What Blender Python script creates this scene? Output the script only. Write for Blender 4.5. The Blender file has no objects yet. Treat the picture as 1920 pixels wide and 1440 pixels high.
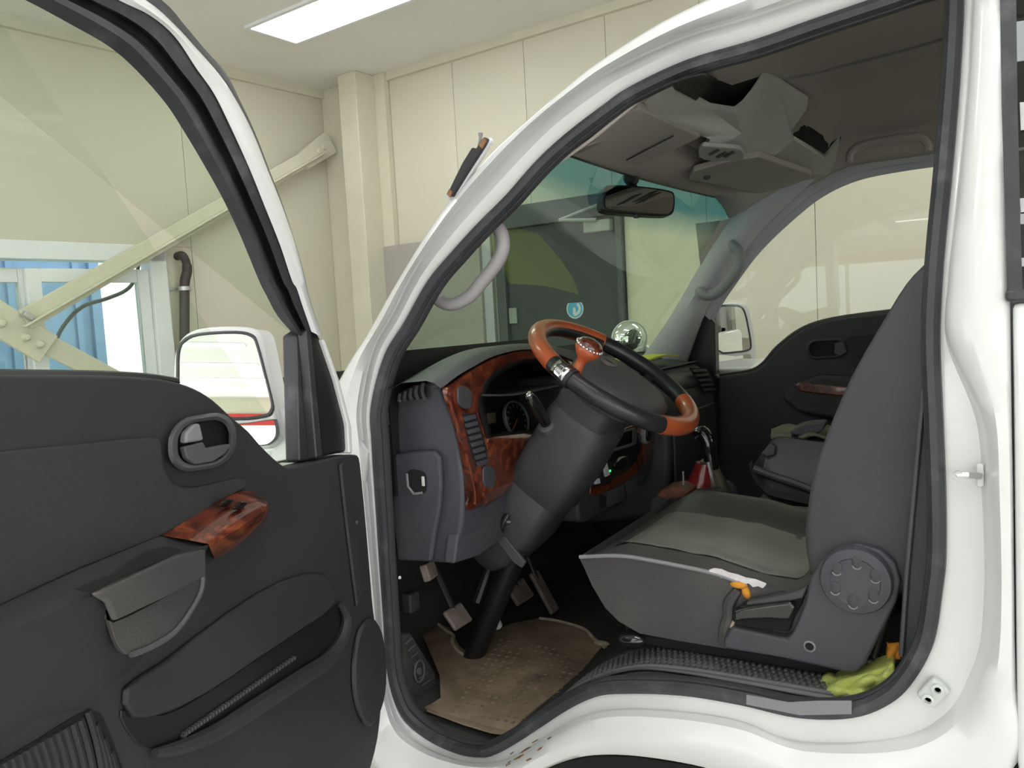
import bpy, bmesh, math, random
import numpy as np
from mathutils import Vector, Matrix

random.seed(7)
SC = bpy.context.scene
COL = SC.collection
PI = math.pi

# ------------------------------------------------------------------ camera
F = 1500.0
PSI, PIT, ROL = math.radians(31), math.radians(4.4), math.radians(3.2)
CAM = np.array([0.0, -1.265, 1.35])
_f0 = np.array([-math.sin(PSI) * math.cos(PIT), math.cos(PSI) * math.cos(PIT), -math.sin(PIT)])
_r0 = np.array([math.cos(PSI), math.sin(PSI), 0.0])
_u0 = np.cross(_r0, _f0)
CR = math.cos(ROL) * _r0 - math.sin(ROL) * _u0
CU = math.cos(ROL) * _u0 + math.sin(ROL) * _r0
CW = _f0
cd = bpy.data.cameras.new('camera')
cd.sensor_fit = 'HORIZONTAL'
cd.sensor_width = 36
cd.lens = F / 1920 * 36
cd.clip_start = 0.02
cam = bpy.data.objects.new('camera', cd)
COL.objects.link(cam)
cam.matrix_world = Matrix(((CR[0], CU[0], -CW[0], CAM[0]), (CR[1], CU[1], -CW[1], CAM[1]),
                           (CR[2], CU[2], -CW[2], CAM[2]), (0, 0, 0, 1)))
SC.camera = cam

# ------------------------------------------------------------------ world, exposure
wd = bpy.data.worlds.new('world')
SC.world = wd
wd.use_nodes = True
bg = wd.node_tree.nodes['Background']
bg.inputs[0].default_value = (0.86, 0.93, 1.0, 1)
bg.inputs[1].default_value = 2.2
SC.view_settings.view_transform = 'Standard'
SC.view_settings.look = 'None'
SC.view_settings.exposure = 0.56
SC.view_settings.gamma = 1.0
SC.view_settings.use_curve_mapping = False
SC.cycles.max_bounces = 7
SC.cycles.diffuse_bounces = 4
SC.cycles.glossy_bounces = 3
SC.cycles.caustics_reflective = False
SC.cycles.caustics_refractive = False
SC.cycles.adaptive_threshold = 0.02
PANEL_EMIT = 8.0        # ceiling light panels
GLAZING_EMIT = 2.6      # daylight in the showroom glazing

# ------------------------------------------------------------------ geometry helpers
def ray(px, py):
    return CW + (px - 960) / F * CR - (py - 720) / F * CU
def onp(px, py, n, d):
    n = np.asarray(n, float)
    r = ray(px, py)
    return CAM + (d - n @ CAM) / (n @ r) * r
def atY(px, py, y): return onp(px, py, (0, 1, 0), y)
def atX(px, py, x): return onp(px, py, (1, 0, 0), x)
def atZ(px, py, z): return onp(px, py, (0, 0, 1), z)
def tumble(z): return max(0.0, z - 1.2) * 0.13
def side(px, py, off):          # a point on the truck's flank, off metres further in
    p = atY(px, py, off)
    for _ in range(4):
        p = atY(px, py, off + tumble(p[2]))
    return p
A3 = lambda *a: np.array(a, float)

def cr(pts, k=4, closed=False):
    """Catmull-Rom through pts, k samples for each span."""
    P = [np.asarray(p, float) for p in pts]
    n = len(P)
    out = []
    for i in range(n if closed else n - 1):
        if closed:
            a, b, c, d = P[i - 1], P[i], P[(i + 1) % n], P[(i + 2) % n]
        else:
            b, c = P[i], P[i + 1]
            a = P[i - 1] if i else 2 * b - c
            d = P[i + 2] if i + 2 < n else 2 * c - b
        for j in range(k):
            t = j / k
            out.append(0.5 * (2 * b + (c - a) * t + (2 * a - 5 * b + 4 * c - d) * t * t + (3 * b - 3 * c + d - a) * t ** 3))
    if not closed:
        out.append(P[-1])
    return out

def lerp(a, b, t): return a + (b - a) * t
def sstep(t):
    t = min(1, max(0, t))
    return t * t * (3 - 2 * t)

ORG = {}
def place(o, parent, origin):
    COL.objects.link(o)
    ORG[o] = np.asarray(origin, float)
    if parent is not None:
        o.parent = parent
        o.location = Vector(ORG[o] - ORG[parent])
    else:
        o.location = Vector(ORG[o])

def tag(o, label=None, cat=None, group=None, kind=None):
    if label: o['label'] = label
    if cat: o['category'] = cat
    if group: o['group'] = group
    if kind: o['kind'] = kind
    return o

def empty(name, loc, parent=None):
    o = bpy.data.objects.new(name, None)
    o.empty_display_size = 0.1
    place(o, parent, loc)
    return o

class MB:
    def __init__(s):
        s.v = []; s.f = []
    def add(s, vs, fs):
        b = len(s.v)
        s.v += [tuple(map(float, v)) for v in vs]
        s.f += [tuple(i + b for i in f) for f in fs]
        return s
    def box(s, c, size, ax=None):
        c = np.asarray(c, float)
        X, Y, Z = ax if ax else (A3(1, 0, 0), A3(0, 1, 0), A3(0, 0, 1))
        h = [x / 2 for x in size]
        vs = [c + X * h[0] * i + Y * h[1] * j + Z * h[2] * k for i in (-1, 1) for j in (-1, 1) for k in (-1, 1)]
        return s.add(vs, [(0, 1, 3, 2), (4, 6, 7, 5), (0, 4, 5, 1), (2, 3, 7, 6), (0, 2, 6, 4), (1, 5, 7, 3)])
    def prism(s, poly, vec):
        n = len(poly); vec = np.asarray(vec, float)
        P = [np.asarray(p, float) for p in poly]
        vs = P + [p + vec for p in P]
        fs = [tuple(range(n)), tuple(range(2 * n - 1, n - 1, -1))] + [(i, (i + 1) % n, n + (i + 1) % n, n + i) for i in range(n)]
        return s.add(vs, fs)
    def loft(s, rings, closed=True, cap=False, wrap=False):
        n = len(rings[0]); m = len(rings)
        vs = [p for r in rings for p in r]
        fs = []
        for i in range(m if wrap else m - 1):
            a, b = i * n, ((i + 1) % m) * n
            for j in range(n if closed else n - 1):
                k = (j + 1) % n
                fs.append((a + j, a + k, b + k, b + j))
        if cap:
            fs.append(tuple(range(n)))
            fs.append(tuple(range((m - 1) * n, m * n)))
        return s.add(vs, fs)
    def tube(s, path, r, n=10, closed=False, flat=None):
        P = [np.asarray(p, float) for p in path]
        m = len(P)
        R = list(r) if hasattr(r, '__len__') else [r] * m
        rings = []
        ref = None
        for i in range(m):
            if closed: t = P[(i + 1) % m] - P[i - 1]
            else: t = P[min(i + 1, m - 1)] - P[max(i - 1, 0)]
            t = t / (np.linalg.norm(t) + 1e-12)
            if ref is None:
                ref = A3(0, 0, 1) if abs(t[2]) < .9 else A3(1, 0, 0)
                if flat is not None: ref = np.asarray(flat[0], float)
            ref = ref - t * (ref @ t); ref /= np.linalg.norm(ref) + 1e-12
            bi = np.cross(t, ref)
            k = 1 if flat is None else flat[1]
            rings.append([P[i] + R[i] * (math.cos(2 * PI * j / n) * ref * k + math.sin(2 * PI * j / n) * bi) for j in range(n)])
        return s.loft(rings, True, not closed, closed)
    def lathe(s, c, axis, prof, n=24, sx=None):
        c = np.asarray(c, float); ax = np.asarray(axis, float); ax /= np.linalg.norm(ax)
        u = A3(0, 0, 1) if abs(ax[2]) < .9 else A3(1, 0, 0)
        if sx is not None: u = np.asarray(sx, float)
        u = u - ax * (u @ ax); u /= np.linalg.norm(u); w = np.cross(ax, u)
        rings = [[c + ax * h + r * (math.cos(2 * PI * j / n) * u + math.sin(2 * PI * j / n) * w) for j in range(n)] for r, h in prof]
        return s.loft(rings, True, True)
    def ellip(s, c, rad, n=16, m=10, ax=None):
        c = np.asarray(c, float)
        X, Y, Z = ax if ax else (A3(1, 0, 0), A3(0, 1, 0), A3(0, 0, 1))
        rings = []
        for i in range(m + 1):
            a = PI * (i + .02) / (m + .04)
            rings.append([c + X * rad[0] * math.sin(a) * math.cos(2 * PI * j / n) + Y * rad[1] * math.sin(a) * math.sin(2 * PI * j / n) - Z * rad[2] * math.cos(a) for j in range(n)])
        return s.loft(rings, True, True)
    def grid(s, fn, nu, nv):
        return s.loft([[fn(i / nu, j / nv) for j in range(nv + 1)] for i in range(nu + 1)], False)
    def build(s, name, mat, parent=None, bevel=0, seg=2, sub=0, ang=35, solid=0, recalc=True):
        V = np.array(s.v, float)
        o0 = (V.min(0) + V.max(0)) / 2
        me = bpy.data.meshes.new(name)
        me.from_pydata([tuple(v - o0) for v in V], [], s.f)
        bm = bmesh.new(); bm.from_mesh(me)
        bmesh.ops.remove_doubles(bm, verts=bm.verts, dist=1e-6)
        if recalc: bmesh.ops.recalc_face_normals(bm, faces=bm.faces)
        bm.to_mesh(me); bm.free()
        me.polygons.foreach_set('use_smooth', [True] * len(me.polygons))
        if ang < 179: me.set_sharp_from_angle(angle=math.radians(ang))
        me.materials.append(mat)
        o = bpy.data.objects.new(name, me)
        if solid:
            m = o.modifiers.new('solid', 'SOLIDIFY'); m.thickness = solid; m.offset = 0
        if bevel:
            m = o.modifiers.new('bevel', 'BEVEL'); m.width = bevel; m.segments = seg; m.limit_method = 'ANGLE'; m.angle_limit = math.radians(35)
            m.harden_normals = True
        if sub:
            m = o.modifiers.new('sub', 'SUBSURF'); m.levels = sub; m.render_levels = sub
        place(o, parent, o0)
        return o

def prism(name, poly, vec, mat, parent=None, **k):
    return MB().prism(poly, vec).build(name, mat, parent, **k)

# ------------------------------------------------------------------ materials
def new_mat(name):
    m = bpy.data.materials.new(name); m.use_nodes = True
    nt = m.node_tree
    return m, nt, nt.nodes['Principled BSDF']
def s2l(c):
    return tuple(((x / 255) / 12.92 if x / 255 <= .04045 else ((x / 255 + .055) / 1.055) ** 2.4) for x in c)
def mat(name, col, rough=.5, metal=0, var=.12, vscale=6, bump=0, bscale=300, coat=0, spec=.5, dirt=None, dscale=3, damt=.5):
    m, nt, b = new_mat(name)
    N, L = nt.nodes, nt.links
    tc = N.new('ShaderNodeTexCoord')
    nz = N.new('ShaderNodeTexNoise'); nz.inputs['Scale'].default_value = vscale; nz.inputs['Detail'].default_value = 5
    L.new(tc.outputs['Object'], nz.inputs['Vector'])
    rp = N.new('ShaderNodeValToRGB')
    lo = tuple(x * (1 - var) for x in col); hi = tuple(min(1, x * (1 + var)) for x in col)
    rp.color_ramp.elements[0].position = .3; rp.color_ramp.elements[1].position = .7
    rp.color_ramp.elements[0].color = (*lo, 1); rp.color_ramp.elements[1].color = (*hi, 1)
    L.new(nz.outputs['Fac'], rp.inputs[0])
    out = rp.outputs[0]
    if dirt:
        n2 = N.new('ShaderNodeTexNoise'); n2.inputs['Scale'].default_value = dscale; n2.inputs['Detail'].default_value = 8; n2.inputs['Roughness'].default_value = .65
        L.new(tc.outputs['Object'], n2.inputs['Vector'])
        r2 = N.new('ShaderNodeValToRGB'); r2.color_ramp.elements[0].position = .52; r2.color_ramp.elements[1].position = .75
        r2.color_ramp.elements[0].color = (0, 0, 0, 1); r2.color_ramp.elements[1].color = (damt, damt, damt, 1)
        L.new(n2.outputs['Fac'], r2.inputs[0])
        mx = N.new('ShaderNodeMixRGB'); mx.inputs[2].default_value = (*dirt, 1)
        L.new(r2.outputs[0], mx.inputs[0]); L.new(out, mx.inputs[1]); out = mx.outputs[0]
    L.new(out, b.inputs['Base Color'])
    b.inputs['Roughness'].default_value = rough
    b.inputs['Metallic'].default_value = metal
    b.inputs['Coat Weight'].default_value = coat
    b.inputs['Coat Roughness'].default_value = .08
    b.inputs['Specular IOR Level'].default_value = spec
    if bump:
        n3 = N.new('ShaderNodeTexNoise'); n3.inputs['Scale'].default_value = bscale; n3.inputs['Detail'].default_value = 3
        L.new(tc.outputs['Object'], n3.inputs['Vector'])
        bp = N.new('ShaderNodeBump'); bp.inputs['Strength'].default_value = bump; bp.inputs['Distance'].default_value = .002
        L.new(n3.outputs['Fac'], bp.inputs['Height']); L.new(bp.outputs[0], b.inputs['Normal'])
    return m
def wood(name):
    m, nt, b = new_mat(name)
    N, L = nt.nodes, nt.links
    tc = N.new('ShaderNodeTexCoord')
    n1 = N.new('ShaderNodeTexNoise'); n1.inputs['Scale'].default_value = 14; n1.inputs['Detail'].default_value = 6; n1.inputs['Distortion'].default_value = 2.5
    L.new(tc.outputs['Object'], n1.inputs['Vector'])
    rp = N.new('ShaderNodeValToRGB')
    e = rp.color_ramp.elements
    e[0].position = .33; e[0].color = (.030, .006, .004, 1)
    e[1].position = .72; e[1].color = (.26, .065, .020, 1)
    k = e.new(.5); k.color = (.115, .022, .010, 1)
    L.new(n1.outputs['Fac'], rp.inputs[0]); L.new(rp.outputs[0], b.inputs['Base Color'])
    b.inputs['Roughness'].default_value = .25; b.inputs['Coat Weight'].default_value = 1; b.inputs['Coat Roughness'].default_value = .04
    return m
def glass(name, tint, band=None, refl=.075, dirt=0.0):
    m = bpy.data.materials.new(name); m.use_nodes = True
    nt = m.node_tree; N, L = nt.nodes, nt.links
    N.clear()
    out = N.new('ShaderNodeOutputMaterial')
    tr = N.new('ShaderNodeBsdfTransparent'); tr.inputs[0].default_value = (*tint, 1)
    gl = N.new('ShaderNodeBsdfGlossy'); gl.inputs['Roughness'].default_value = 0.0
    ge = N.new('ShaderNodeNewGeometry')
    dt = N.new('ShaderNodeVectorMath'); dt.operation = 'DOT_PRODUCT'
    L.new(ge.outputs['Normal'], dt.inputs[0]); L.new(ge.outputs['Incoming'], dt.inputs[1])
    def mth(op, a, b_=None):
        k = N.new('ShaderNodeMath'); k.operation = op; k.use_clamp = op == 'MULTIPLY_ADD'
        L.new(a, k.inputs[0])
        if b_ is not None: k.inputs[1].default_value = b_
        return k
    ab = mth('ABSOLUTE', dt.outputs['Value'])
    sb = mth('MULTIPLY_ADD', ab.outputs[0], -1.0); sb.inputs[2].default_value = 1.0
    pw = mth('POWER', sb.outputs[0], 4.5)
    fr = mth('MULTIPLY_ADD', pw.outputs[0], .88); fr.inputs[2].default_value = refl
    mx = N.new('ShaderNodeMixShader')
    L.new(fr.outputs[0], mx.inputs[0]); L.new(tr.outputs[0], mx.inputs[1]); L.new(gl.outputs[0], mx.inputs[2])
    last = mx.outputs[0]
    if band:
        tc = N.new('ShaderNodeTexCoord'); sp = N.new('ShaderNodeSeparateXYZ')
        L.new(tc.outputs['Generated'], sp.inputs[0])
        rp = N.new('ShaderNodeValToRGB')
        e = rp.color_ramp.elements
        e[0].position = band[1]; e[0].color = (*tint, 1); e[1].position = band[2]; e[1].color = (*band[0], 1)
        L.new(sp.outputs[2], rp.inputs[0]); L.new(rp.outputs[0], tr.inputs[0])
    if dirt:
        df = N.new('ShaderNodeBsdfDiffuse'); df.inputs[0].default_value = (.7, .7, .62, 1)
        m2 = N.new('ShaderNodeMixShader'); m2.inputs[0].default_value = dirt
        L.new(last, m2.inputs[1]); L.new(df.outputs[0], m2.inputs[2]); last = m2.outputs[0]
    L.new(last, out.inputs[0])
    return m
def emit(name, col, st):
    m = bpy.data.materials.new(name); m.use_nodes = True
    nt = m.node_tree; nt.nodes.clear()
    o = nt.nodes.new('ShaderNodeOutputMaterial'); e = nt.nodes.new('ShaderNodeEmission')
    e.inputs[0].default_value = (*col, 1); e.inputs[1].default_value = st
    nt.links.new(e.outputs[0], o.inputs[0])
    return m

M = {}
M['paint'] = mat('white_paint', (.755, .76, .755), .28, var=.03, coat=.6, dirt=(.55, .50, .42), dscale=5, damt=.22)
M['paint_clean'] = mat('white_paint_clean', (.77, .775, .775), .25, var=.02, coat=.6)
M['plastic'] = mat('charcoal_plastic', (.050, .051, .056), .55, var=.10, vscale=9, bump=.25, bscale=700)
M['plastic_blue'] = mat('blue_grey_plastic', (.058, .059, .072), .55, var=.10, vscale=7, bump=.2, bscale=700, dirt=(.10, .09, .08), damt=.3)
M['plastic_light'] = mat('grey_plastic', (.085, .086, .094), .5, var=.1, bump=.2, bscale=600)
M['black'] = mat('black_plastic', (.012, .012, .013), .4, var=.1)
M['gloss_black'] = mat('gloss_black', (.010, .010, .011), .12, coat=.5, var=.05)
M['void'] = mat('dark_cavity', (.008, .008, .008), .9, var=.2)  # near-black; also stands in for the shade in the tray pockets
M['rubber'] = mat('rubber_seal', (.035, .037, .042), .42, var=.25, vscale=12, dirt=(.22, .22, .23), dscale=14, damt=.35)
M['trim_door'] = mat('door_trim_plastic', (.027, .027, .030), .6, var=.10, vscale=5, bump=.3, bscale=900, dirt=(.05, .047, .044), damt=.3)
M['arm_plastic'] = mat('armrest_plastic', (.030, .030, .032), .5, var=.1, bump=.2, bscale=700)
M['fabric'] = mat('door_insert_fabric', (.030, .030, .032), .85, var=.10, bump=.6, bscale=450)
M['leather'] = mat('seat_leatherette', (.064, .059, .060), .42, var=.15, vscale=5, bump=.35, bscale=220, dirt=(.12, .115, .10), damt=.4)
M['leather_top'] = mat('seat_insert_leatherette', (.22, .22, .198), .36, var=.22, vscale=4, bump=.3, bscale=220, dirt=(.05, .046, .04), dscale=5, damt=.5)
M['seat_fabric'] = mat('seat_side_fabric', (.066, .066, .070), .75, var=.08, bump=.4, bscale=600)
M['headliner'] = mat('headliner_fabric', (.42, .38, .345), .95, var=.07, vscale=3, bump=.3, bscale=500)
M['console'] = mat('overhead_console_plastic', (.50, .49, .455), .7, var=.06, bump=.2, bscale=500)
M['pillar'] = mat('pillar_trim', (.45, .445, .475), .65, var=.06, bump=.2, bscale=500)
M['handle'] = mat('grab_handle_plastic', (.40, .38, .39), .5, var=.06)
M['handle_dark'] = mat('grab_handle_grey', (.23, .23, .24), .5, var=.06)
M['wood'] = wood('burl_wood')
M['rim_wood'] = mat('orange_wood_rim', (.46, .095, .028), .34, var=.22, vscale=10, coat=.4, dirt=(.22, .045, .02), dscale=16, damt=.5)
M['rim_black'] = mat('steering_rim_leather', (.022, .022, .024), .33, var=.15)
M['chrome'] = mat('chrome', (.75, .75, .77), .12, metal=1, var=.05)
M['mirror'] = mat('mirror_glass', (.88, .90, .90), .0, metal=1, var=.0)
M['mirror_cabin'] = mat('cabin_mirror_glass', (.85, .82, .78), .0, metal=1, var=.0)
M['wall'] = mat('cream_wall_panel', (.60, .575, .455), .62, var=.025, vscale=1.2, bump=.15, bscale=120)
M['wall_gap'] = mat('panel_joint', (.30, .28, .22), .8)
M['cream_steel'] = mat('cream_painted_steel', (.60, .58, .45), .5, var=.04)
M['ceiling'] = mat('ceiling_board', (.76, .745, .69), .9, var=.03, vscale=2, bump=.3, bscale=60, dirt=(.66, .64, .58), dscale=18, damt=.35)
M['floor'] = mat('polished_floor', (.64, .625, .59), .25, var=.08, vscale=1.5)
M['door_grey'] = mat('dark_steel_door', (.040, .047, .050), .45, var=.05)
M['frame_grey'] = mat('dark_door_frame', (.07, .078, .085), .45, var=.05)
M['taupe'] = mat('taupe_panel', (.36, .335, .31), .5, var=.03)
M['pvc'] = mat('white_pvc_window', (.78, .79, .80), .35, var=.03)
M['pipe'] = mat('black_corrugated_hose', (.045, .035, .032), .55, var=.2)
M['carpet'] = mat('footwell_carpet', (.040, .038, .036), .95, var=.25, bump=.6, bscale=300)
M['carpet_edge'] = mat('cut_carpet_edge', (.42, .36, .26), .9, var=.25, vscale=25)
M['matt'] = mat('dusty_floor_mat', (.25, .185, .125), .9, var=.40, vscale=9, bump=.5, bscale=250, dirt=(.055, .048, .042), dscale=7, damt=.8)
M['tread'] = mat('tread_rubber', (.13, .132, .135), .6, var=.15, dirt=(.20, .19, .17), dscale=9, damt=.4)
M['pedal'] = mat('worn_pedal_rubber', (.17, .14, .125), .6, var=.3, vscale=20)
M['towel'] = mat('yellow_green_towel', (.52, .57, .15), .95, var=.12, vscale=12, bump=.8, bscale=260)
M['yellow'] = mat('yellow_cloth', (.72, .74, .10), .95, var=.08, bump=.6, bscale=260)
M['orange'] = mat('orange_foam', (.62, .26, .03), .9, var=.25, vscale=30)
M['bag'] = mat('dark_bag_fabric', (.026, .031, .032), .38, var=.2, vscale=8, bump=.4, bscale=90)
M['olive'] = mat('olive_cloth', (.15, .145, .10), .9, var=.35, vscale=25)
M['pouch'] = mat('grey_pouch', (.05, .05, .06), .6, var=.2)
M['label_white'] = mat('white_label', (.65, .64, .66), .6, var=.08, vscale=40)
M['torn'] = mat('torn_lining', (.68, .64, .66), .9, var=.1, vscale=60)
M['red_boot'] = mat('red_vinyl_boot', (.22, .018, .022), .25, var=.3, vscale=14, coat=.5)
M['brown_tray'] = mat('worn_red_brown_tray', (.20, .07, .045), .5, var=.4, vscale=25)
M['clear_cover'] = mat('smoky_plastic_cover', (.10, .085, .06), .25, var=.3, vscale=20, coat=.4)
M['blue'] = mat('blue_print', (.10, .38, .62), .5, var=.05)
M['steel'] = mat('galvanised_steel', (.50, .51, .50), .4, metal=.7, var=.1)
M['grey_closer'] = mat('silver_door_closer', (.28, .30, .29), .4, metal=.3, var=.05)
M['dial'] = mat('dial_marks', (.16, .16, .155), .5, var=.05)
M['needle'] = mat('red_needle', (.5, .08, .04), .4)
M['green_led'] = emit('green_indicator', (.02, 1.0, .12), 1.6)
M['glass'] = glass('clear_glass', (.93, .96, .92), refl=.045, dirt=.0)
M['rear_glass'] = glass('dark_rear_glass', (.16, .17, .17), refl=.05)
M['door_glass'] = glass('door_glass', (.88, .94, .87), refl=.03, dirt=.015)
M['windshield'] = glass('tinted_windshield', (.66, .80, .64), band=((.10, .30, .34), .76, .90), refl=.06, dirt=.012)
M['light'] = emit('ceiling_light_diffuser', (.96, 1.0, 1.0), PANEL_EMIT)
M['daylight'] = emit('bright_glazing', (.93, .97, 1.0), GLAZING_EMIT)
M['end_fill'] = emit('end_fill_glow', (.95, .98, 1.0), 3.2)  # glow of the panes added at the hall end as fill light
M['red'] = mat('red_stripe', (.55, .03, .03), .5)
M['blue_wall'] = mat('blue_cladding', (.16, .26, .42), .6, var=.06)
M['grass'] = mat('grass_verge', (.16, .30, .08), .9, var=.35, vscale=6)
M['white_rubber'] = mat('white_rubber', (.62, .64, .62), .5, var=.06)
M['rust'] = mat('rust_patch', (.26, .13, .07), .9, var=.4, vscale=40)

# ================================================================== the hall
KX = A3(-4.155, 3.257, 0)                     # corner of the two walls in view
AD = A3(.99665, -.0817, 0); AN = A3(-.0817, -.99665, 0)     # right wall: direction, normal into the hall
BD = A3(-.13, -.9915, 0); BN = A3(.9915, -.13, 0)           # left wall
HC = 3.10
UP = A3(0, 0, 1)
def rw(a, z, off=0): return KX + AD * a + AN * off + UP * z
def lw(b, z, off=0): return KX + BD * b + BN * off + UP * z
def rwp(px, py, off=0):
    p = onp(px, py, AN, AN @ KX + off); return float((p - KX) @ AD), float(p[2])
def lwp(px, py, off=0):
    p = onp(px, py, BN, BN @ KX + off); return float((p - KX) @ BD), float(p[2])
LA, LB = 13.0, 22.0

def slab(mb, fn, u0, u1, z0, z1, o0, o1):
    mb.prism([fn(u0, z0, o0), fn(u1, z0, o0), fn(u1, z1, o0), fn(u0, z1, o0)], fn(0, 0, o1) - fn(0, 0, o0))
    return mb

# floor and ceiling
fl = MB().prism([rw(-1, -.1, -.6), rw(LA, -.1, -.6), rw(LA, -.1, LB), rw(-3.6, -.1, LB)], (0, 0, .1)).build('floor', M['floor'])
tag(fl, 'pale polished floor of the hall under the truck', kind='structure')
ce = MB().prism([rw(-1, HC, -.6), rw(LA, HC, -.6), rw(LA, HC, LB), rw(-3.6, HC, LB)], (0, 0, .1)).build('ceiling', M['ceiling'])
tag(ce, 'off-white speckled ceiling board', kind='structure')

# right wall of cream sandwich panels
wr = slab(MB(), rw, -.1, LA, 0, HC, -.10, -.045).build('wall_right', M['wall_gap'])
tag(wr, 'cream panelled wall behind the truck with the dark steel door', kind='structure')
seam = rwp(1530, 480)[0]
pitch = abs(rwp(1530, 480)[0] - rwp(1134, 60)[0]) / 2
edges = [seam + pitch * k for k in range(-8, 24)]
edges = [e for e in edges if -.05 < e < LA - .2]
edges = [-.05] + edges + [LA]
for e0, e1 in zip(edges[:-1], edges[1:]):
    slab(MB(), rw, e0 + .001, e1 - .001, 0, HC, -.045, 0).build('wall_panel', M['wall'], wr, bevel=.002, seg=1)
# left wall with the window hole
wb0, wz1 = lwp(305, 462)
wb1 = wb0 + 2.0
wz0 = 1.02
wl = MB()
slab(wl, lw, -.1, wb0, 0, HC, -.10, -.045); slab(wl, lw, wb0, wb1, 0, wz0, -.10, -.045); slab(wl, lw, wb0, wb1, wz1, HC, -.10, -.045)
slab(wl, lw, wb1, LB, 2.55, HC, -.10, -.045); slab(wl, lw, wb1, LB, 0, .3, -.10, -.045); slab(wl, lw, wb1, 5.2, .3, 2.55, -.10, -.045)
wl = wl.build('wall_left', M['wall_gap'])
tag(wl, 'cream panelled wall with the white window, seen through the open door', kind='structure')
s0 = lwp(345, 300)[0]
for (b0, b1, z0, z1) in [(-.05, s0, 0, HC), (s0, wb0, 0, wz1), (wb0, wb1, 0, wz0), (s0, wb1, wz1, HC), (wb1, 4.2, 0, HC), (4.2, 5.2, 0, HC), (5.2, LB, 2.55, HC), (5.2, LB, 0, .3)]:
    if b1 > b0 + .02:
        slab(MB(), lw, b0 + .001, b1 - .001, z0, z1, -.045, 0).build('wall_panel', M['wall'], wl, bevel=.002, seg=1)
# closing walls of the hall, seen only in the mirrors
wk = slab(MB(), lambda u, z, o: rw(LA, z, u) - AD * o, -.1, LB, 0, HC, 0, .1).build('wall_back', M['wall'])
tag(wk, 'far pale wall at the rear of the hall', kind='structure')
wn = slab(MB(), lambda u, z, o: rw(u, z, LB) + AN * o, -3.2, LA, 0, HC, 0, .1).build('wall_near', M['wall'])
tag(wn, 'far pale wall on the camera side of the hall', kind='structure')

# showroom glazing further along the left wall (bright in the door mirror)
gz = empty('window_2', lw(13, .3)); tag(gz, 'large bright showroom glazing reflected in the door mirror', kind='structure')
for k in range(8):
    b0 = 5.3 + k * 2.05
    slab(MB(), lw, b0, b0 + 1.97, .32, 2.40, -.05, -.03).build('pane', M['daylight'], gz)
    slab(MB(), lw, b0 - .06, b0, .3, 2.55, -.06, .02).build('mullion', M['pvc'], gz)
slab(MB(), lw, 5.2, LB, 2.42, 2.62, -.02, .02).build('red_fascia', M['red'], gz)
gz2 = empty('window_3', rw(8, .3, LB)); tag(gz2, 'bright glazed front on the camera side of the hall', kind='structure')
for k in range(8):
    a0 = -2.5 + k * 2.6
    slab(MB(), lambda u, z, o: rw(u, z, LB) - AN * o, a0, a0 + 2.5, .35, 2.4, .01, .03).build('pane', M['daylight'], gz2)
slab(MB(), lambda u, z, o: rw(u, z, LB) - AN * o, -3, LA, 2.42, 2.7, .01, .05).build('red_fascia', M['red'], gz2)

fill_end = empty('end_fill_panels', rw(LA, .3, 9)); tag(fill_end, 'glowing end panels added to light the left wall, reflected in the far door mirror', kind='structure')  # glowing panes added on the rear wall to brighten the left wall
for k in range(6):
    u0 = 1.6 + k * 3.0
    slab(MB(), lambda u, z, o: rw(LA, z, u) - AD * o, u0, u0 + 2.8, .3, 2.5, .11, .13).build('pane', M['end_fill'], fill_end)
slab(MB(), lambda u, z, o: rw(LA, z, u) - AD * o, 1.4, 20, 2.55, 2.85, .11, .15).build('red_fascia', M['red'], fill_end)
# cornice trims
t1 = slab(MB(), rw, -.05, LA, HC - .05, HC, 0, .03).build('trim_1', M['cream_steel']); tag(t1, 'cream angle trim along the top of the right wall', kind='structure')
t2 = slab(MB(), lw, -.05, LB, HC - .06, HC, 0, .03).build('trim_2', M['cream_steel']); tag(t2, 'cream angle trim along the top of the left wall', kind='structure')

# steel column in the corner
cl = empty('steel_column', rw(.2, 0)); tag(cl, 'cream painted steel column in the corner of the two walls', 'column', kind='structure')
ca0 = rwp(643, 300, .22)[0]; ca1 = rwp(676, 300, .22)[0]
slab(MB(), rw, ca0, ca1, 0, HC, .0, .22).build('flange', M['cream_steel'], cl, bevel=.006)
slab(MB(), rw, .0, ca0, 0, HC, .0, .06).build('web', M['cream_steel'], cl, bevel=.004)
slab(MB(), rw, ca1, ca1 + .10, 0, HC, .0, .05).build('corner_trim', M['cream_steel'], cl, bevel=.004)

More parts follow.
